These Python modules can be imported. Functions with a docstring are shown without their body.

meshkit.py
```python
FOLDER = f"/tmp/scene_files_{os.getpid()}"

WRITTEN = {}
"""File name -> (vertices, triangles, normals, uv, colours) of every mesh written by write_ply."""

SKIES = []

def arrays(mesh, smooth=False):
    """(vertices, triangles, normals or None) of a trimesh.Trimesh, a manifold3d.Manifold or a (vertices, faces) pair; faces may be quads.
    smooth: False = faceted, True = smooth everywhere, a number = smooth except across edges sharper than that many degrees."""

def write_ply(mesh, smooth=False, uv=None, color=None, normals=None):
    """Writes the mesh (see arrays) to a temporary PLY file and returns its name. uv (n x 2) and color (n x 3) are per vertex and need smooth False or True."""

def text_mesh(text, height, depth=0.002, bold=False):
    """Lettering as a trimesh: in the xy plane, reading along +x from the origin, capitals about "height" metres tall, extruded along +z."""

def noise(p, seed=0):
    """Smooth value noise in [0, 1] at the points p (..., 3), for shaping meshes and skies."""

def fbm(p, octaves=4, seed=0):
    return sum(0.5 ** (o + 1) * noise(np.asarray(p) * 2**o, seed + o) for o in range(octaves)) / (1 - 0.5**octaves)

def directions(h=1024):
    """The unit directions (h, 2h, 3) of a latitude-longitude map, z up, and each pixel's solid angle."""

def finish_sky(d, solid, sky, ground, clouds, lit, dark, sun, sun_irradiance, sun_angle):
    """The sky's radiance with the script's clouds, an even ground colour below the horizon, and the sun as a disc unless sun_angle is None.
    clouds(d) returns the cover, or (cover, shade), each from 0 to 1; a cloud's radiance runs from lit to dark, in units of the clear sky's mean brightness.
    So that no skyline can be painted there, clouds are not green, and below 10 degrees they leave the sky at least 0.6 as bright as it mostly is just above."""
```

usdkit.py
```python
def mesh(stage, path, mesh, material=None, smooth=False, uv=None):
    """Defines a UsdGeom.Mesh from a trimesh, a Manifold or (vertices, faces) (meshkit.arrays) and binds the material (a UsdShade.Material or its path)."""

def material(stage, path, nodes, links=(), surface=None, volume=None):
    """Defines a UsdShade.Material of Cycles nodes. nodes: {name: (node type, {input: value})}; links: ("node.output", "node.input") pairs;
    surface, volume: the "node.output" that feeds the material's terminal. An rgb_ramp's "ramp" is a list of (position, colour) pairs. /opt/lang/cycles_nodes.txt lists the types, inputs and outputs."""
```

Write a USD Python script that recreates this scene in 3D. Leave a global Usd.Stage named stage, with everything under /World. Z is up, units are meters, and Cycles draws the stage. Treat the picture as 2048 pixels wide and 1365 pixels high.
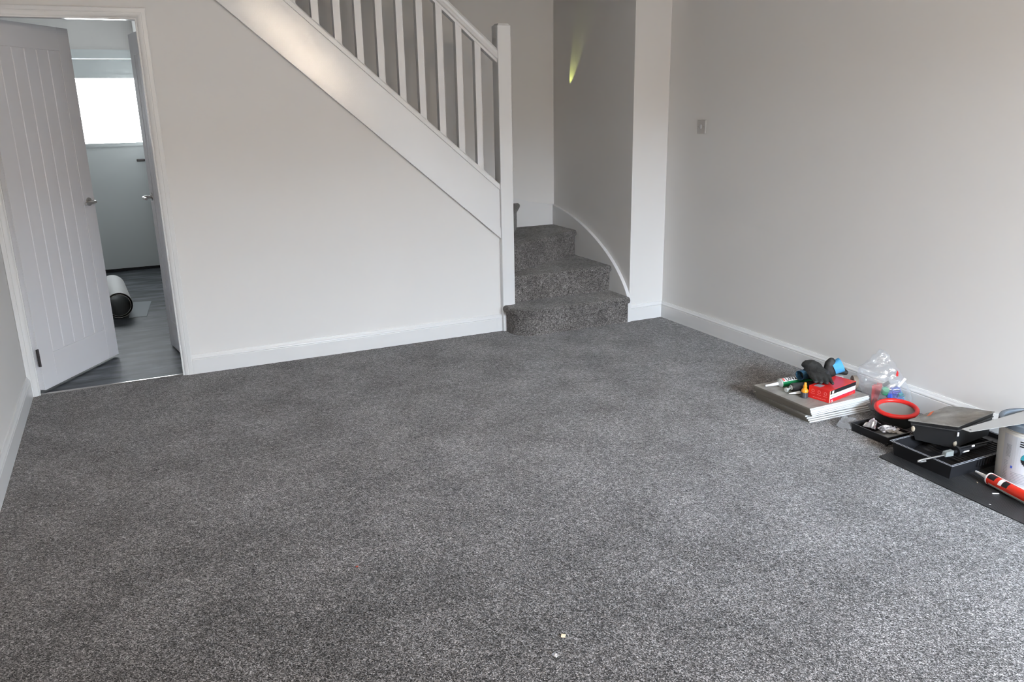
import math, random
import numpy as np, trimesh, usdkit, meshkit
import manifold3d as m3
from shapely.geometry import Polygon, box as sbox, Point
from shapely.ops import unary_union
from pxr import Usd, UsdGeom, UsdLux, Gf, Sdf

stage = Usd.Stage.CreateInMemory()
UsdGeom.SetStageUpAxis(stage, 'Z'); UsdGeom.SetStageMetersPerUnit(stage, 1.0)
UsdGeom.Xform.Define(stage, '/World')
rng = random.Random(7)
V = lambda *a: np.array(a, float)

# ------------------------------------------------------------------ camera
FPX, CX, CY, CZ, YAW, PITCH, ROLL = 1620.05, 0.6390, -5.0194, 1.5076, 0.43638, 0.28106, -0.01841
cy_, sy_ = math.cos(YAW), math.sin(YAW)
fw = V(sy_*math.cos(PITCH), cy_*math.cos(PITCH), -math.sin(PITCH))
r0 = V(cy_, -sy_, 0); u0 = np.cross(r0, fw)
rt = r0*math.cos(ROLL) + u0*math.sin(ROLL); up = -r0*math.sin(ROLL) + u0*math.cos(ROLL)
cam = UsdGeom.Camera.Define(stage, '/World/camera')
cam.CreateHorizontalApertureAttr(36.0); cam.CreateVerticalApertureAttr(36.0*1365/2048)
cam.CreateFocalLengthAttr(36.0*FPX/2048); cam.CreateFStopAttr(0.0); cam.CreateClippingRangeAttr(Gf.Vec2f(0.05, 200))
cam.CreateExposureAttr(1.4)
M = Gf.Matrix4d(*rt, 0, *up, 0, *(-fw), 0, CX, CY, CZ, 1)
cam.AddTransformOp().Set(M)

# ------------------------------------------------------------------ lights
def aim(prim, pos, target):
    z = V(*pos) - V(*target); z /= np.linalg.norm(z)
    x = np.cross(V(0, 0, 1), z); x /= np.linalg.norm(x); y = np.cross(z, x)
    prim.AddTransformOp().Set(Gf.Matrix4d(*x, 0, *y, 0, *z, 0, *pos, 1))

dome = UsdLux.DomeLight.Define(stage, '/World/sky_dome')
dome.CreateColorAttr(Gf.Vec3f(0.80, 0.90, 1.0)); dome.CreateIntensityAttr(0.5)
# overcast sky beyond the patio doors in the wall behind the camera
sky = UsdLux.RectLight.Define(stage, '/World/overcast_sky')
sky.CreateWidthAttr(11.0); sky.CreateHeightAttr(6.0)
sky.CreateColorAttr(Gf.Vec3f(0.70, 0.845, 1.0)); sky.CreateIntensityAttr(31.0)
aim(sky, (2.8, -12.9, 5.0), (3.1, -6.0, 2.6))
# warm ceiling lamps of the room, behind the camera
def lamp(name, pos, power, r=0.06):
    l = UsdLux.SphereLight.Define(stage, '/World/'+name)
    l.CreateRadiusAttr(r); l.CreateColorAttr(Gf.Vec3f(1.0, 0.825, 0.64)); l.CreateIntensityAttr(power)
    l.AddTranslateOp().Set(Gf.Vec3d(*pos))
lamp('ceiling_lamp', (1.45, -5.3, 2.22), 130.0)
lamp('ceiling_lamp_001', (2.86, -6.05, 2.29), 290.0, .05)

# added spot without a fixture, casts a yellow-green streak up the stair wall
gleam = UsdLux.SphereLight.Define(stage, '/World/added_stair_gleam')
gleam.CreateRadiusAttr(0.004); gleam.CreateColorAttr(Gf.Vec3f(0.85, 0.95, 0.22)); gleam.CreateIntensityAttr(2200.0)
sh_ = UsdLux.ShapingAPI.Apply(gleam.GetPrim()); sh_.CreateShapingConeAngleAttr(15.0); sh_.CreateShapingConeSoftnessAttr(0.6)
aim(gleam, (3.778, 0.705, 1.585), (3.8178, 0.575, 1.88))

# ------------------------------------------------------------------ helpers
origin, rot = {}, {}
taken = set()
def numbered(parent, name):
    p, k = f'{parent}/{name}', 0
    while p in taken:
        k += 1; p = f'{parent}/{name}_{k:03d}'
    taken.add(p); return p
def tag(prim, label=None, cat=None, group=None, kind=None):
    p = prim.GetPrim() if hasattr(prim, 'GetPrim') else prim
    for k, v in (('label', label), ('category', cat), ('group', group), ('kind', kind)):
        if v: p.SetCustomDataByKey(k, v)
    return p
def thing(name, label, cat, loc=(0, 0, 0), rotz=0.0, group=None, kind=None):
    path = numbered('/World', name)
    x = UsdGeom.Xform.Define(stage, path); x.AddTranslateOp().Set(Gf.Vec3d(*map(float, loc)))
    if rotz: x.AddRotateZOp().Set(float(rotz))
    origin[path] = V(*loc); rot[path] = rotz
    tag(x, label, cat, group, kind); return path
def dup(path, loc, rotz, label, group=None):
    src = stage.GetPrimAtPath(path); d = src.GetCustomData()
    base = path.rsplit('/', 1)[1]
    r = thing(base if not base[-3:].isdigit() else base[:-4], label, d['category'], loc, rotz, group or d.get('group'))
    p = stage.GetPrimAtPath(r); p.GetReferences().AddInternalReference(src.GetPath()); p.SetInstanceable(True)
    return r
def tri(mesh):
    v, f, n = meshkit.arrays(mesh); return trimesh.Trimesh(v, f, process=False)
def obj(name, mesh, mat, parent='/World', label=None, smooth=False, local=False):
    """one Mesh prim; world coordinates unless local"""
    path = numbered(parent, name)
    m = tri(mesh).copy()
    root = '/'.join(path.split('/')[:3])
    if root in origin and root != path and not local:
        v = m.vertices - origin[root]; a = math.radians(-rot[root])
        if a:
            c, s = math.cos(a), math.sin(a); v = np.c_[v[:, 0]*c - v[:, 1]*s, v[:, 0]*s + v[:, 1]*c, v[:, 2]]
        m.vertices = v
    usdkit.mesh(stage, path, m, MAT[mat], smooth=smooth)
    if label: tag(stage.GetPrimAtPath(path), label)
    return path
def struct(name, mesh, mat, label, cat='wall', smooth=False):
    p = obj(name, mesh, mat, smooth=smooth); tag(stage.GetPrimAtPath(p), label, cat, None, 'structure'); return p
def single(name, mesh, mat, label, cat, group=None, smooth=False, kind=None):
    """a thing of one mesh, its pivot at its base"""
    m = tri(mesh); b = m.bounds; loc = V((b[0, 0]+b[1, 0])/2, (b[0, 1]+b[1, 1])/2, b[0, 2])
    path = numbered('/World', name); m = m.copy(); m.vertices = m.vertices - loc
    g = usdkit.mesh(stage, path, m, MAT[mat], smooth=smooth); g.AddTranslateOp().Set(Gf.Vec3d(*loc))
    tag(g, label, cat, group, kind); return path
cat_ = trimesh.util.concatenate
def hull(pts): return tri(m3.Manifold.hull_points(np.asarray(pts, float)))
def bx(x0, x1, y0, y1, z0, z1, b=0.0):
    if b <= 0: return trimesh.creation.box(bounds=[[x0, y0, z0], [x1, y1, z1]])
    p = []
    for sx, X in ((1, x0), (-1, x1)):
        for sy, Y in ((1, y0), (-1, y1)):
            for sz, Z in ((1, z0), (-1, z1)):
                p += [(X, Y+sy*b, Z+sz*b), (X+sx*b, Y, Z+sz*b), (X+sx*b, Y+sy*b, Z)]
    return hull(p)
def turn(m, deg, axis=(0, 0, 1), at=(0, 0, 0)):
    m = m.copy(); m.apply_transform(trimesh.transformations.rotation_matrix(math.radians(deg), axis, at)); return m
def move(m, d): m = m.copy(); m.apply_translation(d); return m
def frame(m, o, x, y, z):
    """places a mesh given in local axes x, y, z at o"""
    m = m.copy(); m.vertices = V(*o) + m.vertices @ np.array([x, y, z], float); 
    if np.linalg.det(np.array([x, y, z], float)) < 0: m.invert()
    return m
def along(m, a, b):
    """a mesh built along +z from 0: laid from a towards b"""
    z = V(*b) - V(*a); z /= np.linalg.norm(z)
    h = V(0, 0, 1) if abs(z[2]) < .9 else V(1, 0, 0)
    x = np.cross(h, z); x /= np.linalg.norm(x); y = np.cross(z, x)
    return frame(m, a, x, y, z)
def extr(poly, h): return trimesh.creation.extrude_polygon(poly, h, engine='earcut')
def extr_xz(poly, y0, y1):
    """polygon in (x, z), extruded from y0 to y1"""
    m = extr(poly, y1-y0); v = m.vertices; m.vertices = np.c_[v[:, 0], y1 - v[:, 2], v[:, 1]]; return m
def extr_yz(poly, x0, x1):
    m = extr(poly, x1-x0); v = m.vertices; m.vertices = np.c_[x0 + v[:, 2], v[:, 0], v[:, 1]]; return m
def lathe(prof, n=40): 
    m = trimesh.creation.revolve(np.array(prof, float), sections=n); return m
def tube(pts, r, sides=10, cap=True):
    p = np.asarray(pts, float); n = len(p); r = np.broadcast_to(r, (n,))
    t = np.gradient(p, axis=0); t /= np.linalg.norm(t, axis=1, keepdims=True)+1e-12
    a = np.zeros_like(p); h = V(0, 0, 1) if abs(t[0, 2]) < .9 else V(1, 0, 0)
    a[0] = np.cross(t[0], h)
    for i in range(1, n): a[i] = a[i-1] - t[i]*(a[i-1] @ t[i])
    a /= np.linalg.norm(a, axis=1, keepdims=True); b = np.cross(t, a)
    g = np.arange(sides)*2*math.pi/sides
    v = (p[:, None] + r[:, None, None]*(np.cos(g)[None, :, None]*a[:, None] + np.sin(g)[None, :, None]*b[:, None])).reshape(-1, 3)
    f = []
    for i in range(n-1):
        for j in range(sides):
            k = (j+1) % sides; q = [i*sides+j, i*sides+k, (i+1)*sides+k, (i+1)*sides+j]
            f += [[q[0], q[1], q[2]], [q[0], q[2], q[3]]]
    if cap:
        v = np.vstack([v, p[0], p[-1]]); c0, c1 = len(v)-2, len(v)-1
        for j in range(sides):
            k = (j+1) % sides; f += [[c0, k, j], [c1, (n-1)*sides+j, (n-1)*sides+k]]
    m = trimesh.Trimesh(v, f, process=False); 
    return m
def bez(P, n=16):
    P = np.asarray(P, float); t = np.linspace(0, 1, n)[:, None]
    while len(P) > 1 and P.ndim == 2: P = np.repeat(P[:, None], n, 1); break
    while len(P) > 1: P = P[:-1]*(1-t) + P[1:]*t
    return P[0]
def strip(prof, a, b, out, m0=0.0, m1=0.0):
    """skirting: profile (d, z) swept from a to b (xy), growing towards out; m0, m1 slide the ends along per unit d (mitres)"""
    a, b, out = V(*a), V(*b), V(*out); d = (b-a)/np.linalg.norm(b-a)
    n = len(prof); v = []
    for e, mm, s in ((a, m0, 1), (b, m1, -1)):
        for dd, z in prof:
            q = e + out*dd + d*s*mm*dd; v.append((q[0], q[1], z))
    f = [[i, (i+1) % n, n+(i+1) % n] for i in range(n)] + [[i, n+(i+1) % n, n+i] for i in range(n)]
    from shapely.geometry import Polygon as P_
    cap, ff = trimesh.creation.triangulate_polygon(P_(prof), engine='earcut')
    idx = [int(np.argmin([abs(c[0]-p[0])+abs(c[1]-p[1]) for p in prof])) for c in cap]
    for t in ff: f.append([idx[t[0]], idx[t[1]], idx[t[2]]]); f.append([n+idx[t[0]], n+idx[t[2]], n+idx[t[1]]])
    m = trimesh.Trimesh(v, f, process=False); m.fix_normals(); return m
def chain(spheres):
    """rounded limb: consecutive (centre, radius) pairs"""
    return [(np.asarray(p, float), r, np.asarray(q, float), t) for (p, r), (q, t) in zip(spheres[:-1], spheres[1:])]
def blend(parts, edge=0.004, k=0.007):
    """limbs melted into one smooth surface"""
    A = np.array([p[0] for p in parts]); B = np.array([p[2] for p in parts]); ra = np.array([p[1] for p in parts]); rb = np.array([p[3] for p in parts])
    lo = np.minimum(A, B).min(0) - .05; hi = np.maximum(A, B).max(0) + .05
    D = B - A; L2 = (D*D).sum(1) + 1e-12
    def f(x, y, z):
        P = np.array((x, y, z)) - A
        h = np.clip((P*D).sum(1)/L2, 0, 1)
        d = np.sqrt(((P - D*h[:, None])**2).sum(1)) - (ra*(1-h) + rb*h)
        m = d.min()
        return float(-(m - k*math.log(np.exp(-(d-m)/k).sum())) - .002)
    M_ = m3.Manifold.level_set(f, [*lo, *hi], edge)
    return tri(M_)
# ------------------------------------------------------------------ materials
MAT = {}
def mat(name, nodes, links=(), surface='p.BSDF'):
    MAT[name] = usdkit.material(stage, '/World/Looks/'+name, nodes, links, surface=surface); return name
def plain(name, c, rough=0.5, spec=0.5, metal=0.0, bump=0.0, bscale=200, **kw):
    nodes = {'p': ('principled_bsdf', dict(base_color=c, roughness=rough, specular_ior_level=spec, metallic=metal, **kw))}
    links = []
    if bump:
        nodes |= {'g': ('texture_coordinate', {}), 'n': ('noise_texture', {'scale': bscale, 'detail': 3.0}), 'b': ('bump', {'strength': bump, 'distance': 0.002})}
        links = [('g.object', 'n.vector'), ('n.fac', 'b.height'), ('b.normal', 'p.normal')]
    return mat(name, nodes, links)
def wallpaint(name, c):
    mat(name, {'g': ('geometry', {}), 'n': ('noise_texture', {'scale': 90.0, 'detail': 4.0}), 'b': ('bump', {'strength': 0.06, 'distance': 0.002}),
               'p': ('principled_bsdf', {'base_color': c, 'roughness': 0.62, 'specular_ior_level': 0.25})},
        [('g.position', 'n.vector'), ('n.fac', 'b.height'), ('b.normal', 'p.normal')])
wallpaint('wall_paint', (0.80, 0.788, 0.774))
wallpaint('ceiling_paint', (0.86, 0.86, 0.85))
# brushed gloss paint on the woodwork: fine strokes along the length
mat('gloss_white', {'g': ('geometry', {}), 'm': ('mapping', {'scale': (30.0, 30.0, 30.0)}), 'n': ('noise_texture', {'scale': 6.0, 'detail': 3.0}), 'b': ('bump', {'strength': 0.10, 'distance': 0.001}),
                    'p': ('principled_bsdf', {'base_color': (0.80, 0.80, 0.80), 'roughness': 0.26, 'specular_ior_level': 0.5})},
    [('g.position', 'm.vector'), ('m.vector', 'n.vector'), ('n.fac', 'b.height'), ('b.normal', 'p.normal')])
sl = math.atan(0.862)
mat('gloss_stringer', {'g': ('geometry', {}), 'm': ('mapping', {'rotation': (0.0, sl, 0.0)}), 'm2': ('mapping', {'scale': (22.0, 60.0, 120.0)}), 'n': ('noise_texture', {'scale': 1.6, 'detail': 4.0, 'roughness': 0.65}), 'b': ('bump', {'strength': 0.26, 'distance': 0.002}),
                       'p': ('principled_bsdf', {'base_color': (0.80, 0.80, 0.80), 'roughness': 0.09, 'specular_ior_level': 0.6})},
    [('g.position', 'm.vector'), ('m.vector', 'm2.vector'), ('m2.vector', 'n.vector'), ('n.fac', 'b.height'), ('b.normal', 'p.normal')])
plain('door_white', (0.80, 0.80, 0.83), 0.38, bump=0.05, bscale=120)
plain('door_front', (0.74, 0.79, 0.80), 0.4)
plain('chrome', (0.62, 0.60, 0.58), 0.22, metal=1.0)
plain('dark_metal', (0.10, 0.09, 0.09), 0.35, metal=0.6)
plain('seal_black', (0.015, 0.015, 0.017), 0.6)
mat('lit_pane', {'e': ('emission', {'color': (0.90, 0.96, 1.0), 'strength': 3.7})}, surface='e.emission')
def carpet(name, cols, sheen):
    """twist pile: yarn ends as cells of their own tone, two sizes, trodden patches, rough relief and the sheen of fibre tips"""
    mat(name, {'g': ('geometry', {}),
        'v': ('voronoi_texture', {'scale': 330.0, 'feature': 'f1'}), 'sc': ('separate_color', {}),
        'v2': ('voronoi_texture', {'scale': 170.0, 'feature': 'f1'}), 'sc2': ('separate_color', {}),
        'av': ('mix_float', {'fac': 0.27}), 'r': ('rgb_ramp', {'ramp': cols}),
        'n1': ('noise_texture', {'scale': 3.4, 'detail': 6.0, 'roughness': 0.66}), 'mr': ('map_range', {'from_min': 0.34, 'from_max': 0.66, 'to_min': 0.80, 'to_max': 1.17}),
        'n2': ('noise_texture', {'scale': 38.0, 'detail': 3.0, 'roughness': 0.7}), 'mr2': ('map_range', {'from_min': 0.3, 'from_max': 0.7, 'to_min': 0.74, 'to_max': 1.2}),
        'mm': ('math', {'math_type': 'multiply'}), 'mx': ('mix', {'mix_type': 'multiply', 'fac': 1.0}),
        'b': ('bump', {'strength': 0.55, 'distance': 0.004}),
        'p': ('principled_bsdf', {'roughness': 0.95, 'specular_ior_level': 0.0, 'sheen_weight': sheen, 'sheen_roughness': 0.3})},
        [('g.position', 'v.vector'), ('v.color', 'sc.color'), ('g.position', 'v2.vector'), ('v2.color', 'sc2.color'), ('sc.r', 'av.a'), ('sc2.g', 'av.b'), ('av.result', 'r.fac'),
         ('g.position', 'n1.vector'), ('n1.fac', 'mr.value'), ('g.position', 'n2.vector'), ('n2.fac', 'mr2.value'),
         ('mr.result', 'mm.value1'), ('mr2.result', 'mm.value2'), ('r.color', 'mx.color1'), ('mm.value', 'mx.color2'), ('mx.color', 'p.base_color'),
         ('mm.value', 'p.sheen_tint'), ('v.distance', 'b.height'), ('b.normal', 'p.normal')])
carpet('carpet', [(.16, (.0105, .0095, .0094)), (.36, (.042, .0385, .038)), (.6, (.105, .0975, .0965)), (.82, (.27, .254, .253)), (1.0, (.40, .38, .38))], 0.43)
carpet('stair_carpet', [(.16, (.055, .050, .047)), (.36, (.115, .106, .100)), (.6, (.20, .187, .178)), (.82, (.34, .32, .307)), (1.0, (.46, .435, .42))], 0.30)
mat('vinyl_floor', {'g': ('geometry', {}), 'm': ('mapping', {'rotation': (0.0, 0.0, 0.75), 'scale': (1.6, 7.0, 1.0)}), 'n': ('noise_texture', {'scale': 2.0, 'detail': 5.0, 'roughness': 0.6, 'distortion': 0.6}),
                    'm2': ('mapping', {'rotation': (0.0, 0.0, -0.6), 'scale': (1.8, 7.0, 1.0)}), 'n2': ('noise_texture', {'scale': 1.6, 'detail': 4.0}),
                    'ad': ('math', {'math_type': 'multiply'}), 'r': ('rgb_ramp', {'ramp': [(0.14, (0.030, 0.034, 0.040)), (0.25, (0.080, 0.090, 0.102)), (0.36, (0.16, 0.178, 0.198))]}),
                    'p': ('principled_bsdf', {'roughness': 0.46, 'specular_ior_level': 0.35})},
    [('g.position', 'm.vector'), ('m.vector', 'n.vector'), ('g.position', 'm2.vector'), ('m2.vector', 'n2.vector'), ('n.fac', 'ad.value1'), ('n2.fac', 'ad.value2'), ('ad.value', 'r.fac'), ('r.color', 'p.base_color')])
plain('vinyl_back', (0.90, 0.91, 0.91), 0.5)
plain('vinyl_face', (0.10, 0.105, 0.11), 0.4)
plain('brick_out', (0.30, 0.20, 0.15), 0.9)
plain('paving_out', (0.25, 0.25, 0.25), 0.9)

# ------------------------------------------------------------------ the setting
XR, YN, XN = 4.105, -0.217, 3.818          # right wall, face and left side of the nib beside the stairs
YE, ZC = -6.6, 2.42                        # wall behind the camera, ceiling
SB = 0.93                                  # wall behind the stairs
s_top = lambda x: 1.006 + 0.862*(2.874 - x)
s_bot = lambda x: 0.679 + 0.862*(2.869 - x)
struct('floor', bx(-0.02, XR, YE, 0.0, -0.06, 0), 'carpet', 'grey heather twist-pile carpet fitted wall to wall', 'carpet')
struct('floor_stairs', bx(1.2, XR, 0.0, SB+.1, -0.06, -0.001), 'paving_out', 'bare floor under the stairs', 'floor')
struct('floor_hall', bx(-0.6, 1.2, 0.0, 4.05, -0.06, -0.004), 'vinyl_floor', 'grey wood-effect vinyl floor of the hall beyond the doorway', 'floor')
DL, DR, DH = 0.055, 0.802, 1.99            # doorway between the architraves
wb = Polygon([(-0.62, 0), (2.90, 0), (2.90, s_bot(2.90)+0.1), (s_bot(0)*0+1.2276-0.0, s_bot(1.2276)+0.1), (1.2276-0.25, ZC), (-0.62, ZC)]).difference(sbox(DL-0.03, -1, DR+0.03, DH+0.03))
struct('wall_back', extr_xz(wb, 0.0, 0.10), 'wall_paint', 'white wall under the stairs with the hall doorway')
struct('wall_left', bx(-0.1, 0.0, YE, 0.0, 0, ZC), 'wall_paint', 'white wall on the left beside the hall door')
struct('wall_right', bx(XR, XR+0.1, YE, 1.1, 0, ZC+1.6), 'wall_paint', 'white wall on the right behind the tools')
struct('wall_nib', bx(XN, XR, YN, 1.0, 0, ZC+1.6), 'wall_paint', 'narrow white wall pier beside the bottom of the stairs')
struct('wall_stairs', cat_([bx(1.0, XN, SB, SB+0.1, 0, ZC+.1), bx(-0.6, XN, SB, SB+0.1, ZC+.1, ZC+1.6)]), 'wall_paint', 'white wall behind the staircase')
we = sbox(-0.1, 0, XR+0.1, ZC).difference(sbox(2.3, 0.03, 4.0, 2.10))
struct('wall_front', extr_xz(we, YE-0.12, YE), 'wall_paint', 'white wall with the patio doors, behind the viewer')
struct('ceiling', extr(Polygon([(-0.1, YE-0.1), (XR+0.1, YE-0.1), (XR+0.1, -0.03), (2.95, -0.03), (1.0, -0.03), (1.0, 0.1), (-0.1, 0.1)]), 0.22).apply_translation((0, 0, ZC)), 'ceiling_paint', 'white ceiling of the room', 'ceiling')
struct('ceiling_landing', bx(-0.6, XR, -0.03, SB+0.1, ZC+1.6, ZC+1.7), 'ceiling_paint', 'white ceiling above the staircase', 'ceiling')
struct('wall_landing', cat_([bx(-0.6, XR, -0.13, -0.031, ZC+0.22, ZC+1.6), bx(-0.6, -0.5, -0.03, SB, ZC, ZC+1.6)]), 'wall_paint', 'white wall above the staircase opening')

SK = [(0, 0), (.018, 0), (.018, .086), (.0172, .0885), (.0150, .0900), (.0150, .0915), (.0168, .0935), (.0172, .0965), (.0160, .1005), (.0130, .1040), (.0105, .1080), (.0095, .1125), (.0070, .1155), (.0065, .118), (0, .118)]
AO = DR + 0.058
struct('baseboard_back', strip(SK, (AO, 0), (2.905, 0), (0, -1)), 'gloss_white', 'white moulded skirting board below the stairs wall', 'skirting', 30)
struct('baseboard_nib', strip(SK, (XN+0.004, YN), (XR, YN), (0, -1), 0, 1), 'gloss_white', 'short white skirting board on the pier by the stairs', 'skirting', 30)
struct('baseboard_right', strip(SK, (XR, YN), (XR, YE), (-1, 0), 1, 0), 'gloss_white', 'white moulded skirting board along the right wall', 'skirting', 30)
struct('baseboard_left', strip(SK, (0, YE), (0, -0.0), (1, 0), 0, 0), 'gloss_white', 'white moulded skirting board along the left wall', 'skirting', 30)

# door casing: architrave swept round the opening, lining, threshold
AP = [(0, 0), (0, .009), (.004, .0105), (.006, .0105), (.0072, .0085), (.0088, .0085), (.011, .012), (.017, .0155), (.024, .0175), (.030, .018), (.0315, .0165), (.034, .0165), (.036, .018), (.054, .018), (.058, .015), (.058, 0)]
def casing(x0, x1, zt, xlmin):
    v, n = [], len(AP)
    for c in range(4):
        for w, t in AP:
            x = max(x0 - w, xlmin) if c < 2 else x1 + w
            z = 0.0 if c in (0, 3) else zt + w
            v.append((x, -t, z))
    f = []
    for c in range(3):
        for i in range(n-1):
            a, b, d, e = c*n+i, c*n+i+1, (c+1)*n+i+1, (c+1)*n+i
            f += [[a, b, d], [a, d, e]]
    m = trimesh.Trimesh(v, f, process=False); m.fix_normals(); return m
trim = thing('trim_1', 'white moulded door casing round the hall doorway', 'door frame', (DL, 0, 0), kind='structure')
obj('architrave', casing(DL, DR, DH, 0.002), 'gloss_white', trim, smooth=30)
obj('lining', cat_([bx(DL-0.03, DL-0.006, 0.001, 0.12, 0, DH+0.006), bx(DR+0.006, DR+0.03, 0.001, 0.12, 0, DH+0.006), bx(DL-0.03, DR+0.03, 0.001, 0.12, DH+0.006, DH+0.03)]), 'gloss_white', trim)
obj('threshold_strip', hull([(DL-.005, y, z) for y, z in ((.000, 0), (.026, 0), (.006, .0035), (.020, .0035))] + [(DR+.005, y, z) for y, z in ((.000, 0), (.026, 0), (.006, .0035), (.020, .0035))]), 'chrome', trim)

# ------------------------------------------------------------------ cottage doors
def cottage_door(name, label, hinge, d, nrm, W, z0, z1, u0, u1, zb, zt, pins):
    """leaf from the hinge along d; nrm is the normal of the face towards the viewer"""
    d, nrm = V(*d, 0), V(*nrm, 0); d /= np.linalg.norm(d); nrm /= np.linalg.norm(nrm)
    P = thing(name, label, 'door', (hinge[0], hinge[1], z0), kind='structure')
    o = V(hinge[0], hinge[1], 0)
    F = lambda m: frame(m, o, d, -nrm, V(0, 0, 1))        # local: x along the leaf, y into the leaf, z up
    obj('leaf', F(bx(0, W, 0.005, 0.035, z0, z1, .0015)), 'door_white', P)
    obj('stile', F(bx(0, u0-.004, 0, .0052, z0, z1, .001)), 'door_white', P)
    obj('stile', F(bx(u1+.004, W, 0, .0052, z0, z1, .001)), 'door_white', P)
    obj('bottom_rail', F(bx(u0-.004, u1+.004, 0, .0052, z0, zb, .001)), 'door_white', P)
    obj('top_rail', F(bx(u0-.004, u1+.004, 0, .0052, zt, z1, .001)), 'door_white', P)
    n = 5; w = (u1-u0)/n
    for k in range(n):
        a, b = u0+k*w+.0012, u0+(k+1)*w-.0012
        pts = [(x, y, z) for z in (zb+.004, zt-.004) for x, y in ((a, .0040), (a+.0035, .0012), (b-.0035, .0012), (b, .0040), (a, .0055), (b, .0055))]
        obj('board', F(hull(pts)), 'door_white', P)
    zh, uh = 1.0, W-0.058
    rose = F(turn(move(lathe([(0, 0), (.025, 0), (.0258, .002), (.0245, .0065), (.012, .0085), (0, .0085)], 32), (0, 0, 0)), 90, (1, 0, 0)).apply_translation((uh, 0, zh)))
    h = obj('handle_rose', rose, 'chrome', P, smooth=40)
    lever = F(tube(bez([(uh, 0, zh), (uh, -.05, zh), (uh+.004, -.058, zh), (uh-.03, -.060, zh), (uh-.112, -.056, zh-.002)], 22), np.linspace(.0095, .0085, 22), 14))
    obj('lever', lever, 'chrome', h, smooth=50)
    for z in pins:
        obj('hinge', F(cat_([turn(lathe([(0, 0), (.006, 0), (.006, .10), (0, .10)], 14), 0).apply_translation((-.006, -.002, z-.05)), bx(-.014, -.002, .0, .004, z-.05, z+.05)])), 'dark_metal', P, smooth=40)
    return P
cottage_door('door_1', 'white grooved cottage door standing ajar into the hall', (.076, .040), (.378, .598), (.598, -.378), .711, 0.012, 1.993, .118, .605, .205, 1.865, (.205, 1.80))
cottage_door('door_2', 'white grooved cupboard door ajar inside the hall, at the right jamb', (.878, .115), (-.103, .635), (-.635, -.103), .636, 0.006, 1.975, .105, .53, .195, 1.85, ())

# hall beyond
struct('wall_hall_right', bx(0.90, 1.0, 0.10, 4.0, 0, ZC), 'wall_paint', 'white wall of the hall, on the cupboard side')
struct('wall_hall_left', bx(-0.62, -0.52, 0.10, 4.0, 0, ZC), 'wall_paint', 'white wall of the hall, behind the ajar door')
wf = sbox(-0.62, 0, 1.0, ZC).difference(sbox(-0.12, -1, 0.90, 2.075))
struct('wall_hall_end', extr_xz(wf, 3.90, 4.05), 'wall_paint', 'white wall round the front door at the end of the hall')
struct('ceiling_hall', bx(-0.62, 1.0, 0.10, 4.0, ZC, ZC+.1), 'ceiling_paint', 'white ceiling of the hall', 'ceiling')
fd = thing('door_3', 'pale grey front door with a bright frosted window at the end of the hall', 'door', (.39, 3.9, 0), kind='structure')
obj('door_frame', extr_xz(sbox(-.14, 0.0, .92, 2.095).difference(sbox(-.05, -1, .885, 2.018)), 3.885, 3.99), 'door_front', fd)
gx0, gx1, gz0, gz1 = .06, .862, 1.238, 1.845
obj('leaf', extr_xz(sbox(-.045, .022, .88, 2.010).difference(sbox(gx0, gz0, gx1, gz1)), 3.905, 3.965), 'door_front', fd)
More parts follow.
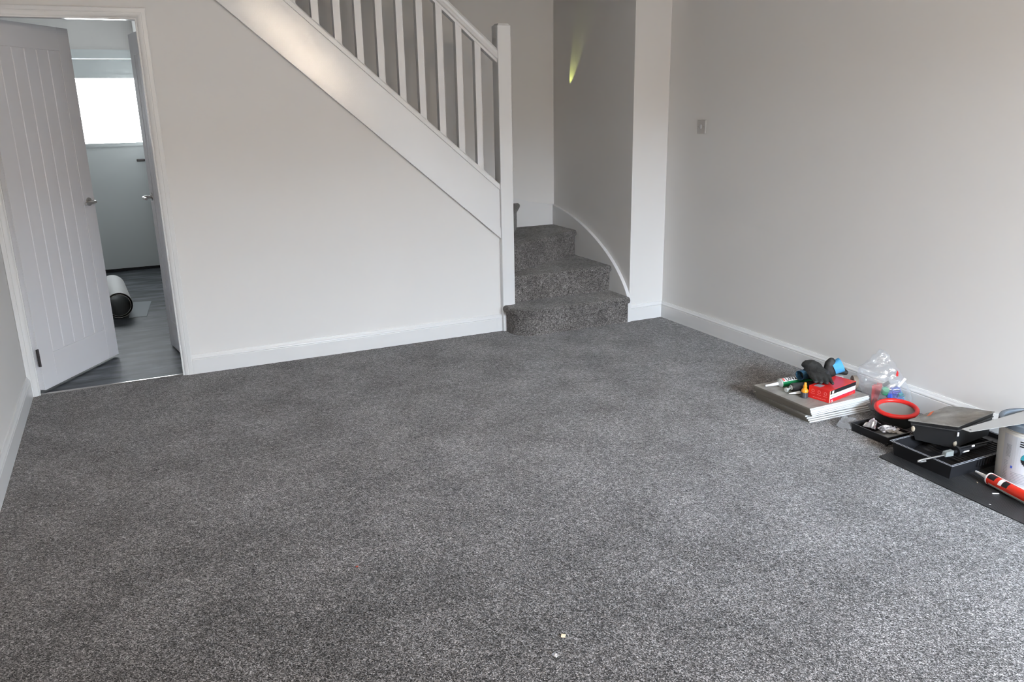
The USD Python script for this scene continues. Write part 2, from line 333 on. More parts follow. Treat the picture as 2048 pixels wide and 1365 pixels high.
obj('glazing_frame', extr_xz(sbox(gx0-.025, gz0-.028, gx1+.018, gz1+.028).difference(sbox(gx0+.005, gz0+.005, gx1-.005, gz1-.005)), 3.893, 3.906), 'door_front', fd)
obj('pane', extr_xz(sbox(gx0, gz0, gx1, gz1), 3.925, 3.935), 'lit_pane', fd, label='frosted pane, bright with daylight')
obj('seal', bx(-.05, .885, 3.897, 3.935, -.005, 0.023), 'seal_black', fd)
hh = obj('lock_plate', bx(.775, .85, 3.896, 3.906, 1.060, 1.083, .003), 'dark_metal', fd, label='small dark lever handle')
obj('lever', bx(.782, .842, 3.868, 3.884, 1.066, 1.078, .003), 'dark_metal', hh)

# outside, beyond the patio doors: paving and an added block whose skyline trims the daylight
struct('ground_outside', bx(-8, 12, -20, YE-.12, -.2, -.03), 'paving_out', 'grey paving outside the patio doors', 'ground')

skyline = Polygon([(-7, -.1), (-7, 2.3), (0.7, 2.4), (3.0, 2.6), (6.0, 2.84), (12, 3.1), (12, -.1)])
struct('skyline_block', extr_xz(skyline, -12.3, -12.0), 'brick_out', 'unseen brick block added to trim the daylight through the patio doors', 'building')

# ------------------------------------------------------------------ staircase
st = thing('staircase', 'white painted staircase with grey carpeted winder steps climbing left behind a balustrade', 'staircase', (2.94, 0, 0))
xa, xb = 0.2, 2.905
board = extr_xz(Polygon([(xa, s_bot(xa)), (xb, s_bot(xb)), (xb, s_top(xb)), (xa, s_top(xa))]), -.020, .016)
sg = obj('stringer', board, 'gloss_stringer', st)
cs = extr_xz(Polygon([(xa, s_bot(xa)), (xb, s_bot(xb)), (xb, s_bot(xb)+.073), (xa, s_bot(xa)+.073)]), -.0285, -.0195)
obj('cover_strip', cs, 'gloss_stringer', sg)
def raked(prof, x0, x1, zf):
    """profile (y, height above the line) along the pitch"""
    n = len(prof); v = [(x, y, zf(x)+h) for x in (x0, x1) for y, h in prof]
    f = [[i, (i+1) % n, n+(i+1) % n] for i in range(n)] + [[i, n+(i+1) % n, n+i] for i in range(n)]
    f += [[0, i, i+1] for i in range(1, n-1)] + [[n, n+i+1, n+i] for i in range(1, n-1)]
    m = trimesh.Trimesh(v, f, process=False); m.fix_normals(); return m
obj('base_rail', raked([(-.030, -.006), (-.030, .024), (-.024, .034), (.030, .034), (.036, .024), (.036, -.006)], xa, xb, s_top), 'gloss_white', st, smooth=25)
h_mid = lambda x: 2.000 + 0.850*(2.70 - x)
HR = [(-.020, -.046), (-.020, -.028), (-.032, -.022), (-.036, -.008), (-.030, .006), (-.033, .022), (-.024, .040), (-.010, .046), (.014, .046), (.028, .040), (.037, .022), (.034, .006), (.040, -.008), (.036, -.022), (.024, -.028), (.024, -.046)]
obj('handrail', raked(HR, xa, xb, h_mid), 'gloss_white', st, smooth=30)
pitch = (2.769-1.7587)/8
for k in range(-3, 9):
    x = 1.7587 + k*pitch; a = .0205
    z0, z1 = s_top(x)+.034, h_mid(x)-.046
    pts = [(x+sx*a, .0025+sy*a, z) for sx in (-1, 1) for sy in (-1, 1) for z in (s_top(x+sx*a)+.028, h_mid(x+sx*a)-.030)]
    obj('baluster', hull(pts), 'gloss_white', st)
nx0, nx1 = 2.899, 2.991
npm = cat_([bx(nx0, nx1, -.042, .050, 0, 2.010, .003), hull([(x, y, 2.006) for x in (nx0+.002, nx1-.002) for y in (-.040, .048)] + [(x, y, 2.021) for x in (nx0+.014, nx1-.014) for y in (-.028, .036)])])
obj('newel_post', npm, 'gloss_white', st)
# carpeted steps
def step(poly, z0, z1, r=.022, over=None):
    """closed block with a rounded top edge, its pile slightly proud"""
    rings, n = [], 7
    base = poly
    out, prev = [], None
    M_ = []
    for i in range(n):
        a = i/(n-1)*math.pi/2
        M_.append((math.cos(a)*r - r, z1 - r + math.sin(a)*r))
    parts = [tri(extr(base, z1-r-z0).apply_translation((0, 0, z0)))]
    layers = [(base.buffer(dd, join_style=1, quad_segs=6), z) for dd, z in M_]
    for (A, za), (B, zb) in zip(layers[:-1], layers[1:]):
        parts.append(tri(extr(A, max(zb-za, .0006)).apply_translation((0, 0, za))))
    return parts
def soft_step(poly, z0, z1, nose=.026, nz=.045):
    """riser block below and an overhanging round-nosed tread above; one mesh"""
    def cs_(p): return m3.CrossSection([np.array(p.exterior.coords)[:-1]], m3.FillRule.EvenOdd)
    riser = m3.Manifold.extrude(cs_(poly), z1-nz*.5-z0).translate([0, 0, z0])
    R_ = nz/2; layers = [riser]
    big = poly.buffer(nose-R_, join_style=1, quad_segs=5)
    for i in range(12):
        a0, a1 = -math.pi/2+i*math.pi/12, -math.pi/2+(i+1)*math.pi/12
        rr = (math.cos(a0)+math.cos(a1))/2*R_
        zz0, zz1 = z1-R_+math.sin(a0)*R_, z1-R_+math.sin(a1)*R_
        layers.append(m3.Manifold.extrude(cs_(big.buffer(rr, join_style=1, quad_segs=5)), zz1-zz0+1e-4).translate([0, 0, zz0]))
    return tri(m3.Manifold.batch_boolean(layers, m3.OpType.Add))
XI = 3.792
# step 1: bullnose
bn = Polygon([(XI, -.243), (3.06, -.243)] + [(3.06-.140*math.sin(t), -.103-.140*math.cos(t)) for t in np.linspace(0, math.pi*.5, 9)][1:] + [(2.92, -.043), (2.993, -.043), (2.993, .30), (XI, .30)])
def clip(m, x0, x1, y0, y1, z0, z1):
    a = m3.Manifold(m3.Mesh(np.asarray(m.vertices, np.float32), np.asarray(m.faces, np.uint32)))
    b = m3.Manifold.cube([x1-x0, y1-y0, z1-z0]).translate([x0, y0, z0])
    return tri(a ^ b)
def mani(m): return m3.Manifold(m3.Mesh(np.asarray(m.vertices, np.float32), np.asarray(m.faces, np.uint32)))
post_cut = m3.Manifold.cube([nx1-2.80, .30, 3.0]).translate([2.80, -.0435, -.1])
obj('carpeted_step', tri((mani(soft_step(bn, 0, .186)) - post_cut) ^ m3.Manifold.cube([2, 2, 1]).translate([XI-2, -1, 0])), 'stair_carpet', st, smooth=40, label='bottom step with a rounded bullnose end')
def wedge_step(poly, z0, z1):
    return clip(soft_step(Polygon(poly), z0, z1), nx1-.001, XI, -.3, SB-.026, z0-.01, z1+.01)
s2 = [(XI+.1, .012), (2.90, .012), (2.90, 1.3), (XI+.1, 1.3)]
obj('carpeted_step', wedge_step(s2, .15, .374), 'stair_carpet', st, smooth=40)
s3 = [(XI+.1, .590), (2.90, .045), (2.90, 1.3), (XI+.1, 1.3)]
obj('carpeted_step', wedge_step(s3, .33, .572), 'stair_carpet', st, smooth=40)
s4 = [(2.985, .06), (2.96, .08), (2.90, 1.4), (3.64, 1.4), (3.49, .95)]
obj('carpeted_step', wedge_step(s4, .52, .766), 'stair_carpet', st, smooth=40)
for k in range(5, 14):
    x1_ = 2.93 - (k-5)*.2215; z1_ = .958 + (k-5)*.191
    obj('carpeted_step', clip(soft_step(Polygon([(x1_, .0), (x1_-.30, .0), (x1_-.30, 1.2), (x1_, 1.2)]), z1_-.24, z1_), -1, 3, .018, SB-.026, -1, 4), 'stair_carpet', st, smooth=40)
# wall strings
yz = bez([(-.243, .155), (-.16, .33), (.05, .50), (.36, .625), (.62, .70), (.94, .735)], 28)
ws = Polygon([(-.243, 0)] + [tuple(p) for p in yz] + [(SB, .735), (SB, 0)])
obj('wall_string', extr_yz(ws, XI, XN), 'gloss_white', st, smooth=20)
xz = bez([(3.792, .735), (3.64, .755), (3.45, .79), (3.2, .88), (3.0, 1.0)], 16)
wsb = Polygon([tuple(p) for p in xz] + [(1.2, 1.0+1.8*.862), (1.2, 1.0+1.8*.862-.3), (3.0, .6), (3.792, .3)])
obj('wall_string', extr_xz(wsb, SB-.026, SB), 'gloss_white', st, smooth=20)

# ------------------------------------------------------------------ materials of the small things
plain('switch_white', (0.55, 0.53, 0.51), 0.35)
plain('screw', (0.25, 0.24, 0.23), 0.4, metal=0.7)
plain('tile_core', (0.60, 0.61, 0.62), 0.6, bump=0.3, bscale=300)
mat('tile_face', {'g': ('texture_coordinate', {}), 'm': ('mapping', {'scale': (3.0, 9.0, 3.0)}), 'n': ('noise_texture', {'scale': 2.2, 'detail': 6.0, 'roughness': 0.6, 'distortion': 0.8}),
                  'r': ('rgb_ramp', {'ramp': [(0.3, (0.20, 0.185, 0.165)), (0.5, (0.30, 0.285, 0.26)), (0.7, (0.38, 0.365, 0.34))]}), 'p': ('principled_bsdf', {'roughness': 0.42})},
    [('g.object', 'm.vector'), ('m.vector', 'n.vector'), ('n.fac', 'r.fac'), ('r.color', 'p.base_color')])
plain('tile_edge_shaded', (0.20, 0.185, 0.16), 0.7)  # brownish edge tone, darkened further for the shade on that side
plain('green_plastic', (0.01, 0.22, 0.075), 0.3)
plain('white_plastic', (0.78, 0.78, 0.79), 0.35)
plain('print_black', (0.012, 0.012, 0.014), 0.4)
plain('print_white', (0.80, 0.80, 0.81), 0.4)
plain('print_faint', (0.80, 0.16, 0.15), 0.4)
plain('print_grey', (0.30, 0.31, 0.34), 0.5)
plain('print_teal', (0.03, 0.25, 0.30), 0.4)
plain('print_crimson', (0.50, 0.01, 0.06), 0.4)
plain('box_red', (0.68, 0.018, 0.014), 0.32)
plain('cart_red', (0.60, 0.028, 0.012), 0.3)
plain('dark_grey_plastic', (0.045, 0.047, 0.05), 0.35)
plain('pale_grey_plastic', (0.42, 0.43, 0.41), 0.4)
plain('mid_grey_plastic', (0.20, 0.215, 0.21), 0.4)
plain('amber_plastic', (0.75, 0.28, 0.015), 0.25)
plain('bottle_dark', (0.05, 0.05, 0.06), 0.15)
plain('glove_black', (0.022, 0.022, 0.021), 0.55, bump=0.5, bscale=500)
plain('glove_teal', (0.02, 0.085, 0.16), 0.8, bump=0.6, bscale=700)
plain('glove_blue', (0.075, 0.36, 0.66), 0.75, bump=0.5, bscale=700)
plain('kraft', (0.36, 0.30, 0.24), 0.7)
plain('paper_white', (0.72, 0.72, 0.76), 0.7)
plain('clip_blue', (0.045, 0.10, 0.52), 0.35)
plain('clip_red', (0.62, 0.03, 0.03), 0.35)
plain('clip_green', (0.03, 0.33, 0.16), 0.35)
plain('clip_teal', (0.05, 0.38, 0.40), 0.35)
plain('tub_black', (0.018, 0.021, 0.022), 0.45)
plain('rim_red', (0.72, 0.022, 0.018), 0.35, bump=0.3, bscale=60)
plain('dust_grey', (0.25, 0.245, 0.235), 0.85, bump=0.6, bscale=120)
plain('tray_black', (0.014, 0.014, 0.016), 0.28)
plain('rubber_black', (0.018, 0.018, 0.019), 0.6)
plain('debris_pale', (0.48, 0.43, 0.40), 0.8)
plain('debris_brown', (0.25, 0.20, 0.16), 0.8)
plain('steel', (0.48, 0.47, 0.46), 0.38, metal=1.0)
plain('saw_steel', (0.42, 0.41, 0.40), 0.5, metal=0.35)
plain('foil', (0.80, 0.80, 0.86), 0.12, metal=1.0)
plain('lid_blue_grey', (0.115, 0.14, 0.17), 0.42)
plain('label_grey', (0.50, 0.51, 0.54), 0.4)
plain('bucket_white', (0.60, 0.58, 0.54), 0.35, bump=0.1, bscale=50)
plain('worn_beige', (0.42, 0.36, 0.28), 0.85)
plain('orange_mark', (0.72, 0.16, 0.06), 0.7)
plain('chip_beige', (0.72, 0.58, 0.42), 0.7)
plain('chip_red', (0.35, 0.05, 0.03), 0.7)
plain('film_pale', (0.36, 0.40, 0.43), 0.3)
mat('case_black', {'g': ('texture_coordinate', {}), 'n': ('noise_texture', {'scale': 400.0, 'detail': 2.0}), 'b': ('bump', {'strength': 0.5, 'distance': 0.001}), 'p': ('principled_bsdf', {'base_color': (0.013, 0.013, 0.014), 'roughness': 0.55})},
    [('g.object', 'n.vector'), ('n.fac', 'b.height'), ('b.normal', 'p.normal')])
mat('case_dust', {'g': ('texture_coordinate', {}), 'n': ('noise_texture', {'scale': 9.0, 'detail': 5.0, 'roughness': 0.6, 'distortion': 0.5}),
                  'r': ('rgb_ramp', {'ramp': [(0.25, (0.12, 0.112, 0.105)), (0.5, (0.26, 0.247, 0.23)), (0.75, (0.42, 0.40, 0.37))]}), 'p': ('principled_bsdf', {'roughness': 0.55})},
    [('g.object', 'n.vector'), ('n.fac', 'r.fac'), ('r.color', 'p.base_color')])
mat('mat_ribbed', {'g': ('geometry', {}), 'w': ('wave_texture', {'wave_type': 'bands', 'bands_direction': 'y', 'scale': 70.0}), 'b': ('bump', {'strength': 0.6, 'distance': 0.002}),
                   'n': ('noise_texture', {'scale': 5.0, 'detail': 4.0}), 'r': ('rgb_ramp', {'ramp': [(0.3, (0.012, 0.012, 0.013)), (0.7, (0.032, 0.032, 0.034))]}), 'p': ('principled_bsdf', {'roughness': 0.5})},
    [('g.position', 'w.vector'), ('w.fac', 'b.height'), ('b.normal', 'p.normal'), ('g.position', 'n.vector'), ('n.fac', 'r.fac'), ('r.color', 'p.base_color')])
def film(name, haze, rough=0.09):
    mat(name, {'t': ('transparent_bsdf', {'color': (0.96, 0.965, 0.97)}), 'gl': ('glossy_bsdf', {'color': (0.95, 0.95, 0.97), 'roughness': rough}), 'd': ('diffuse_bsdf', {'color': (0.80, 0.81, 0.83)}), 'tl': ('translucent_bsdf', {'color': (0.80, 0.81, 0.83)}),
               'm1': ('mix_closure', {'fac': 0.105}), 'md': ('mix_closure', {'fac': 0.5}), 'm2': ('mix_closure', {'fac': haze})},
        [('t.BSDF', 'm1.closure1'), ('gl.BSDF', 'm1.closure2'), ('d.BSDF', 'md.closure1'), ('tl.BSDF', 'md.closure2'), ('m1.closure', 'm2.closure1'), ('md.closure', 'm2.closure2')], surface='m2.closure')
film('clear_film', 0.20)
film('wrap_film', 0.22, 0.05)

# ------------------------------------------------------------------ on the right wall: switch
sw = thing('light_switch', 'small square grey switch plate on the right wall', 'light switch', (XR, -.593, 1.320))
obj('plate', bx(XR-.009, XR, -.593-.043, -.593+.043, 1.320, 1.406, .003), 'switch_white', sw)
obj('rocker', bx(XR-.0125, XR-.0085, -.593-.006, -.593+.006, 1.350, 1.376, .001), 'white_plastic', sw)
for sy in (-.030, .030):
    obj('screw', along(lathe([(0, 0), (.0032, 0), (.0026, .0014), (0, .0014)], 12), (XR-.0085, -.593+sy, 1.363), (XR-.02, -.593+sy, 1.363)), 'screw', sw)

# ------------------------------------------------------------------ hall: rolled vinyl and offcut
vr = thing('vinyl_roll', 'loose roll of floor vinyl, white backing outside, lying behind the ajar door in the hall', 'vinyl roll', (.47, 2.1, 0))
def spiral(r_off, th):
    T = np.linspace(-1.9, 2*math.pi*1.75, 150); v, f = [], []
    for t in T:
        k = (t+1.9)/(2*math.pi*1.75+1.9); r = .106 - .030*k + r_off
        for rr in (r, r-th):
            a = -math.pi/2 + t*1.0
            for yy in (1.745, 2.56): v.append((rr*math.cos(a), yy, rr*math.sin(a)))
    n = len(T)
    for i in range(n-1):
        a, b = i*4, (i+1)*4
        for q in ((0, 1, 1, 0), (3, 2, 2, 3), (2, 0, 0, 2), (1, 3, 3, 1)):
            f += [[a+q[0], a+q[1], b+q[2]], [a+q[0], b+q[2], b+q[3]]]
    m = trimesh.Trimesh(v, f, process=False); m.fix_normals()
    m.vertices = np.c_[m.vertices[:, 0]+.475-.06*(m.vertices[:, 1]-1.745), m.vertices[:, 1], m.vertices[:, 2]+.104]
    return m
obj('backing', spiral(0, .0016), 'vinyl_back', vr, smooth=40)
obj('print_face', spiral(-.0017, .0016), 'vinyl_face', vr, smooth=40)
single('vinyl_offcut', hull([(x, y, z) for x, y in ((.53, 1.735), (.655, 1.72), (.71, 2.28), (.56, 2.30)) for z in (-.004, -.0015)]), 'film_pale', 'pale flat offcut lying on the hall floor beside the vinyl roll', 'offcut')

# ------------------------------------------------------------------ stack of tiles by the right wall
def make_tile(label, loc, rz, group, side):
    t = thing('floor_tile', label, 'tile', loc, rz, group)
    obj('core', bx(0, side, 0, side, 0.0004, .0084, .0013), 'tile_core', t, local=True)
    obj('face', bx(0.0004, side-.0004, 0.0004, side-.0004, .0086, .0096), 'tile_face', t, local=True)
    obj('edge', bx(-.0004, .0006, .001, side-.001, .0008, .0092), 'tile_edge_shaded', t, label='brownish left edge with its side shade in the colour', local=True)
    return t
t0 = None
lower = ['bottom tile', 'second tile from the bottom', 'third tile from the bottom', 'fourth tile from the bottom, top of the lower pile']
upper = ['lowest tile of the shifted upper pile', 'second tile of the shifted upper pile', 'third tile of the shifted upper pile', 'second tile from the top', 'uppermost tile, under the red box']
for k in range(9):
    u = k/3 if k < 4 else (k-4)/4
    x, y = (3.503-.0165*u, -2.296+.015*u) if k < 4 else (3.4975-.0265*u, -2.311-.011*u)
    rz = rng.uniform(-.3, .3) + (-2.6 if k < 4 else .5)
    lab = 'grey stone-look floor tile with white edge, %s of the stack' % (lower+upper)[k]
    g_ = 'tiles of the lower pile' if k < 4 else 'tiles of the upper pile'
    loc = (x+rng.uniform(-.001, .001), y+rng.uniform(-.001, .001), k*.0101 - .0005*(k < 4)*k)
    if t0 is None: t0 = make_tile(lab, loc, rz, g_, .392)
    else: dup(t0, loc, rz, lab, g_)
TZ = 8*.0101 + .0097                      # top of the stack

# red box
bo = V(3.603, -2.312, TZ); bd = V(.224, .047, 0); bd /= np.linalg.norm(bd); be = V(-bd[1], bd[0], 0)
rb = thing('cardboard_box', 'red cardboard box with black and white stripes on the tile stack', 'box', tuple(bo))
F = lambda m: frame(m, bo, bd, be, V(0, 0, 1))
L_, W_, H_ = .229, .116, .064
obj('carton', F(bx(0, L_, 0, W_, 0, H_, .0012)), 'box_red', rb)
obj('black_band', F(bx(.006, L_-.002, -.0004, .001, .043, .0625)), 'print_black', rb, label='black printed band')
obj('white_band', F(bx(.004, L_-.002, -.0004, .001, .021, .043)), 'print_white', rb, label='white printed band')
obj('crimson_band', F(bx(.004, L_-.002, -.00035, .001, .014, .021)), 'print_crimson', rb, label='crimson printed band')
obj('corner_strip', F(bx(-.0005, .0035, -.0005, .001, .001, .062)), 'chip_beige', rb, label='pale worn corner edge')
obj('label_square', F(bx(.018, .034, -.0007, .0005, .046, .060)), 'print_white', rb, label='small white square print')
onside = lambda t, h, x, z: F(frame(meshkit.text_mesh(t, h, .0003), (x, -.0004, z), V(1, 0, 0), V(0, 0, 1), V(0, -1, 0)))
obj('lettering', onside('CE', .011, .012, .0020), 'print_white', rb, label='white letters')
for i in range(7): obj('print_line', F(bx(.010+i*.011, .018+i*.011, -.0008, .0003, .030, .0335)), 'print_grey', rb)
for i in range(4): obj('print_line', F(bx(.175+i*.009, .181+i*.009, -.0008, .0003, .0055, .009)), 'print_faint', rb)
icons = []
for i in range(3):
    c0 = .024 + i*.034
    icons += [F(frame(lathe([(.0055, 0), (.0085, 0), (.0085, .0004), (.0055, .0004), (.0055, 0)], 20), (-.0002, c0, .042), V(0, 1, 0), V(0, 0, 1), V(-1, 0, 0))), F(bx(-.0006, .0002, c0-.011, c0+.011, .0265, .0285))]
icons += [F(bx(-.0006, .0002, .020+i*.012, .030+i*.012, .010, .0125)) for i in range(6)]
for m in icons: obj('icon_print', m, 'print_faint', rb, label='faint pink print on the end face')
obj('sticker', F(bx(.012, .050, .062, .098, H_-.0003, H_+.0005)), 'print_grey', rb, label='grey sticker on the top')

# cartridges
def cart_parts(P, tip, d, r, nozzle_l, body_l, mats, collar=.018):
    d = V(*d); d /= np.linalg.norm(d); t = V(*tip)
    at = lambda prof, a: along(lathe(prof, 32), t + d*a, t + d*(a+1))
    nz = obj('nozzle', at([(0, 0), (.0045, 0), (.0085, nozzle_l*.93), (.0095, nozzle_l), (0, nozzle_l)], 0), mats[0], P, smooth=40)
    obj('collar', at([(0, 0), (r*.45, 0), (r*.55, .004), (r*.98, collar*.55), (r*1.04, collar*.62), (r*1.04, collar), (0, collar)], nozzle_l), mats[1], P, smooth=40)
    obj('barrel', at([(0, 0), (r, 0), (r, body_l), (0, body_l)], nozzle_l+collar), mats[2], P, smooth=40)
    return t + d*(nozzle_l+collar), d
def bend(m, o, d, upv, r):
    """flat mesh (x along the barrel, y round it, z outwards) wrapped on a barrel starting at o"""
    d = V(*d); upv = V(*upv); upv = upv - d*(upv @ d); upv /= np.linalg.norm(upv); side = np.cross(upv, d)
    m = m.copy(); m = m.subdivide_to_size(.004) if hasattr(m, 'subdivide_to_size') else m
    v = m.vertices; a = v[:, 1]/r; R = r + v[:, 2]
    m.vertices = V(*o) + v[:, :1]*d + (R*np.cos(a))[:, None]*upv + (R*np.sin(a))[:, None]*side
    return m
gc = thing('sealant_cartridge', 'green adhesive cartridge with white nozzle, partly under the black gloves', 'cartridge', (3.60, -2.03, TZ))
o1, d1 = cart_parts(gc, (3.486, -1.996, TZ+.013), (1, -.165, .050), .0235, .072, .200, ('white_plastic', 'pale_grey_plastic', 'green_plastic'))
upg = V(-.50, -.42, .95)
obj('label_band', bend(bx(.003, .19, -.013, .020, 0, .0004), o1, d1, upg, .0236), 'print_white', gc, label='white band behind the lettering')
obj('lettering', bend(meshkit.text_mesh('UNI', .025, .0006, bold=True).apply_translation((.018, -.009, 0)), o1, d1, upg, .0236), 'print_black', gc, label='black capital letters')
obj('logo_patch', bend(bx(.004, .015, -.010, .016, 0, .0006), o1, d1, upg, .0236), 'print_faint', gc, label='small pink mark before the lettering')
sp = thing('spray_tube', 'dark grey tube with a pale two-lobed cap between the green cartridge and amber bottle', 'tube', (3.60, -2.09, TZ))
a0, b0 = V(3.567, -2.094, TZ+.021), V(3.70, -2.116, TZ+.021)
obj('barrel', along(lathe([(0, 0), (.017, 0), (.021, .006), (.021, .135), (0, .135)], 28), a0, b0), 'dark_grey_plastic', sp, smooth=40)
obj('cap', cat_([along(lathe([(.0, 0), (.010, 0), (.0125, .003), (.0125, .006), (.009, .009), (.009, .012), (0, .012)], 20), a0+V(-.040, -.004, -.006), a0+V(1, .2, -.006)), along(lathe([(0, 0), (.0055, 0), (.0055, .030), (0, .030)], 16), a0+V(-.030, -.004, -.005), a0+V(.0, 0, 0)), along(lathe([(0, 0), (.011, 0), (.0135, .004), (.011, .008), (0, .008)], 20), a0+V(-.008, -.001, 0), b0)]), 'pale_grey_plastic', sp, smooth=40, label='pale translucent cap')
ab = thing('glue_bottle', 'small dark bottle with an amber stepped cap standing beside the red box', 'bottle', (3.560, -2.192, TZ))
at_ = lambda prof: move(lathe(prof, 28), (3.560, -2.192, TZ))
obj('body', at_([(0, 0), (.016, 0), (.0175, .002), (.0175, .026), (.0155, .030), (0, .030)]), 'bottle_dark', ab, smooth=40)
obj('cap', at_([(0, .029), (.0165, .029), (.0175, .033), (.0165, .040), (.0105, .047), (.0095, .050), (.0095, .062), (.0072, .065), (.0066, .076), (.0045, .079), (0, .079)]), 'amber_plastic', ab, smooth=35, label='amber stepped cap')
single('nozzle_tip', along(lathe([(0, 0), (.002, 0), (.0085, .050), (.0085, .058), (0, .058)], 20), (3.520, -2.128, TZ+.006), (3.575, -2.150, TZ+.0105)), 'white_plastic', 'loose white cone nozzle lying left of the amber-capped bottle', 'nozzle', smooth=40)

# gloves: local frame at the stack, r to the right, w away, z up
GC, GR, GA = V(3.72, -2.10, TZ), V(.69, -.724, 0), V(.724, .69, 0)
G = lambda r, w, z: GC + GR*r + GA*w + V(0, 0, z)
gl = thing('work_glove', 'black work glove with dark teal cuff, lying fingers down over the red box', 'glove', tuple(G(-.01, 0, 0)))
parts = chain([(G(-.050, .004, .066), .024), (G(-.018, .000, .076), .031), (G(.014, -.016, .082), .029), (G(.044, -.028, .084), .024)])
parts += chain([(G(-.066, .012, .110), .007), (G(-.052, .012, .116), .014), (G(-.028, .012, .112), .026), (G(-.004, .010, .098), .031), (G(.016, .008, .080), .028)])
for r0_, r2_, tz in ((-.030, .002, .0775), (-.006, .027, .0765), (.018, .054, .0765), (.040, .082, .0775)):
    parts += chain([(G(r0_, -.050, .088), .0125), (G((r0_+r2_)/2, -.100, .090), .0115), (G(r2_, -.150, tz), .0092)])
body = blend(parts, .0042)
nz_ = meshkit.fbm(body.vertices*90, 3, 5)[:, None]; body.vertices = body.vertices + body.vertex_normals*(nz_-.5)*.004
obj('glove_body', body, 'glove_black', gl, smooth=True)
def cuff(a, b, ra, rb, squash, th=.003, n=26):
    """open tapered band with wall thickness"""
    prof = [(ra, 0), (rb, 1), (rb-th, 1), (ra-th, 0)]
    z = (b-a); L = np.linalg.norm(z); z = z/L; h = V(0, 0, 1); x = np.cross(h, z); x /= np.linalg.norm(x); y = np.cross(z, x)
    v, f = [], []
    for rr, t in prof:
        for k in range(n):
            g = 2*math.pi*k/n; v.append(a + z*t*L + x*rr*math.cos(g) + y*rr*squash*math.sin(g)*(1+.05*math.sin(3*g)))
    for i in range(4):
        for k in range(n):
            p, q, r_, s_ = i*n+k, i*n+(k+1) % n, ((i+1) % 4)*n+(k+1) % n, ((i+1) % 4)*n+k
            f += [[p, q, r_], [p, r_, s_]]
    m = trimesh.Trimesh(v, f, process=False); m.fix_normals(); return m
obj('cuff', cuff(G(-.042, .004, .066), G(-.076, -.030, .064), .027, .030, .86), 'glove_teal', gl, smooth=40, label='dark teal knitted cuff')
obj('cuff_lining', along(lathe([(0, 0), (.024, 0), (.024, .002), (0, .002)], 20), G(-.055, -.010, .065), G(-.076, -.030, .064)), 'print_black', gl)
G_1 = G
G = lambda r, w, z: G_1(r+.004, w+.014, z+.002)
g2 = thing('work_glove', 'black work glove with bright blue cuff, propped up behind the other glove', 'glove', tuple(G(.08, .03, 0)))
parts = chain([(G(.052, .030, .052), .024), (G(.070, .034, .080), .027), (G(.088, .036, .100), .026)])
parts += chain([(G(.066, .022, .136), .013), (G(.056, .020, .118), .018), (G(.050, .018, .092), .015), (G(.050, .018, .074), .010)])
parts += chain([(G(.066, .020, .136), .014), (G(.078, .026, .115), .020)])
for dz in (0, .016):
    parts += chain([(G(.088, .052, .068+dz), .012), (G(.120, .050, .078+dz*.2), .0115), (G(.139, .048, .070+dz*.2), .0095)])
parts += chain([(G(.058, .030, .060), .013), (G(.066, .034, .036), .012), (G(.074, .036, .018), .010)])
body = blend(parts, .0042); obj('glove_body', body, 'glove_black', g2, smooth=True)
obj('cuff', cuff(G(.076, .026, .096), G(.116, .040, .116), .030, .033, 1.18), 'glove_blue', g2, smooth=40, label='bright blue knitted cuff')
obj('cuff_lining', along(lathe([(0, 0), (.0275, 0), (.0275, .002), (0, .002)], 20), G(.096, .033, .101), G(.114, .040, .106)), 'glove_teal', g2)

G = G_1
single('paper_pack', frame(bx(-.03, .03, -.012, .012, 0, .045, .004), G(.105, .085, 0), GR, GA, V(0, 0, 1)), 'paper_white', 'small white packet behind the red box, under the blue cuff', 'packet')
tr = thing('tape_roll', 'roll of brown tape standing at the far end of the red box', 'tape', tuple(G(.205, .035, 0)))
obj('tape', along(lathe([(.018, 0), (.034, 0), (.034, .022), (.018, .022), (.018, 0)], 36), G(.178, .035, .0345), G(1.178, .335, .0345)), 'kraft', tr, smooth=40)
obj('core', along(lathe([(.0155, -.0005), (.0182, -.0005), (.0182, .0225), (.0155, .0225), (.0155, -.0005)], 30), G(.178, .035, .0345), G(1.178, .335, .0345)), 'kraft', tr, smooth=40)

# ------------------------------------------------------------------ clear bag of levelling clips and wedges
BC = V(3.950, -2.298, 0); B = lambda r, w, z: BC + GR*r + GA*w + V(0, 0, z)
lev = [(.002, -.040, .150, .055), (.03, -.056, .158, .066), (.08, -.072, .146, .068), (.13, -.088, .128, .062), (.17, -.098, .104, .048), (.205, -.106, .084, .032), (.235, -.080, .068, .024), (.265, -.052, .040, .016), (.29, -.028, .018, .010), (.306, -.014, .000, .004)]
nr = 64; zl = np.linspace(0, 1, 46); lv = np.array(lev); tt = np.linspace(0, 1, len(lev))
v, f = [], []
for t in zl:
    z, l, r_, w_ = (np.interp(t, tt, lv[:, c]) for c in range(4))
    for k in range(nr):
        a = 2*math.pi*k/nr; ca, sa = math.cos(a), math.sin(a)
        x = math.copysign(abs(ca)**.75, ca); y = math.copysign(abs(sa)**.9, sa)
        v.append(((l+r_)/2 + x*(r_-l)/2, y*w_ + np.interp(z, [.095, .125, .19, .31], [0, -.050, -.042, -.015]), z + .006*min(z/.1, 1)))
v = np.array(v)
for i in range(len(zl)-1):
    for k in range(nr):
        p, q, s_, u_ = i*nr+k, i*nr+(k+1) % nr, (i+1)*nr+(k+1) % nr, (i+1)*nr+k
        f += [[p, q, s_], [p, s_, u_]]
nb = len(v); v = np.vstack([v, v[:nr].mean(0), v[-nr:].mean(0)])
f += [[nb, (k+1) % nr, k] for k in range(nr)] + [[nb+1, nb-nr+k, nb-nr+(k+1) % nr] for k in range(nr)]
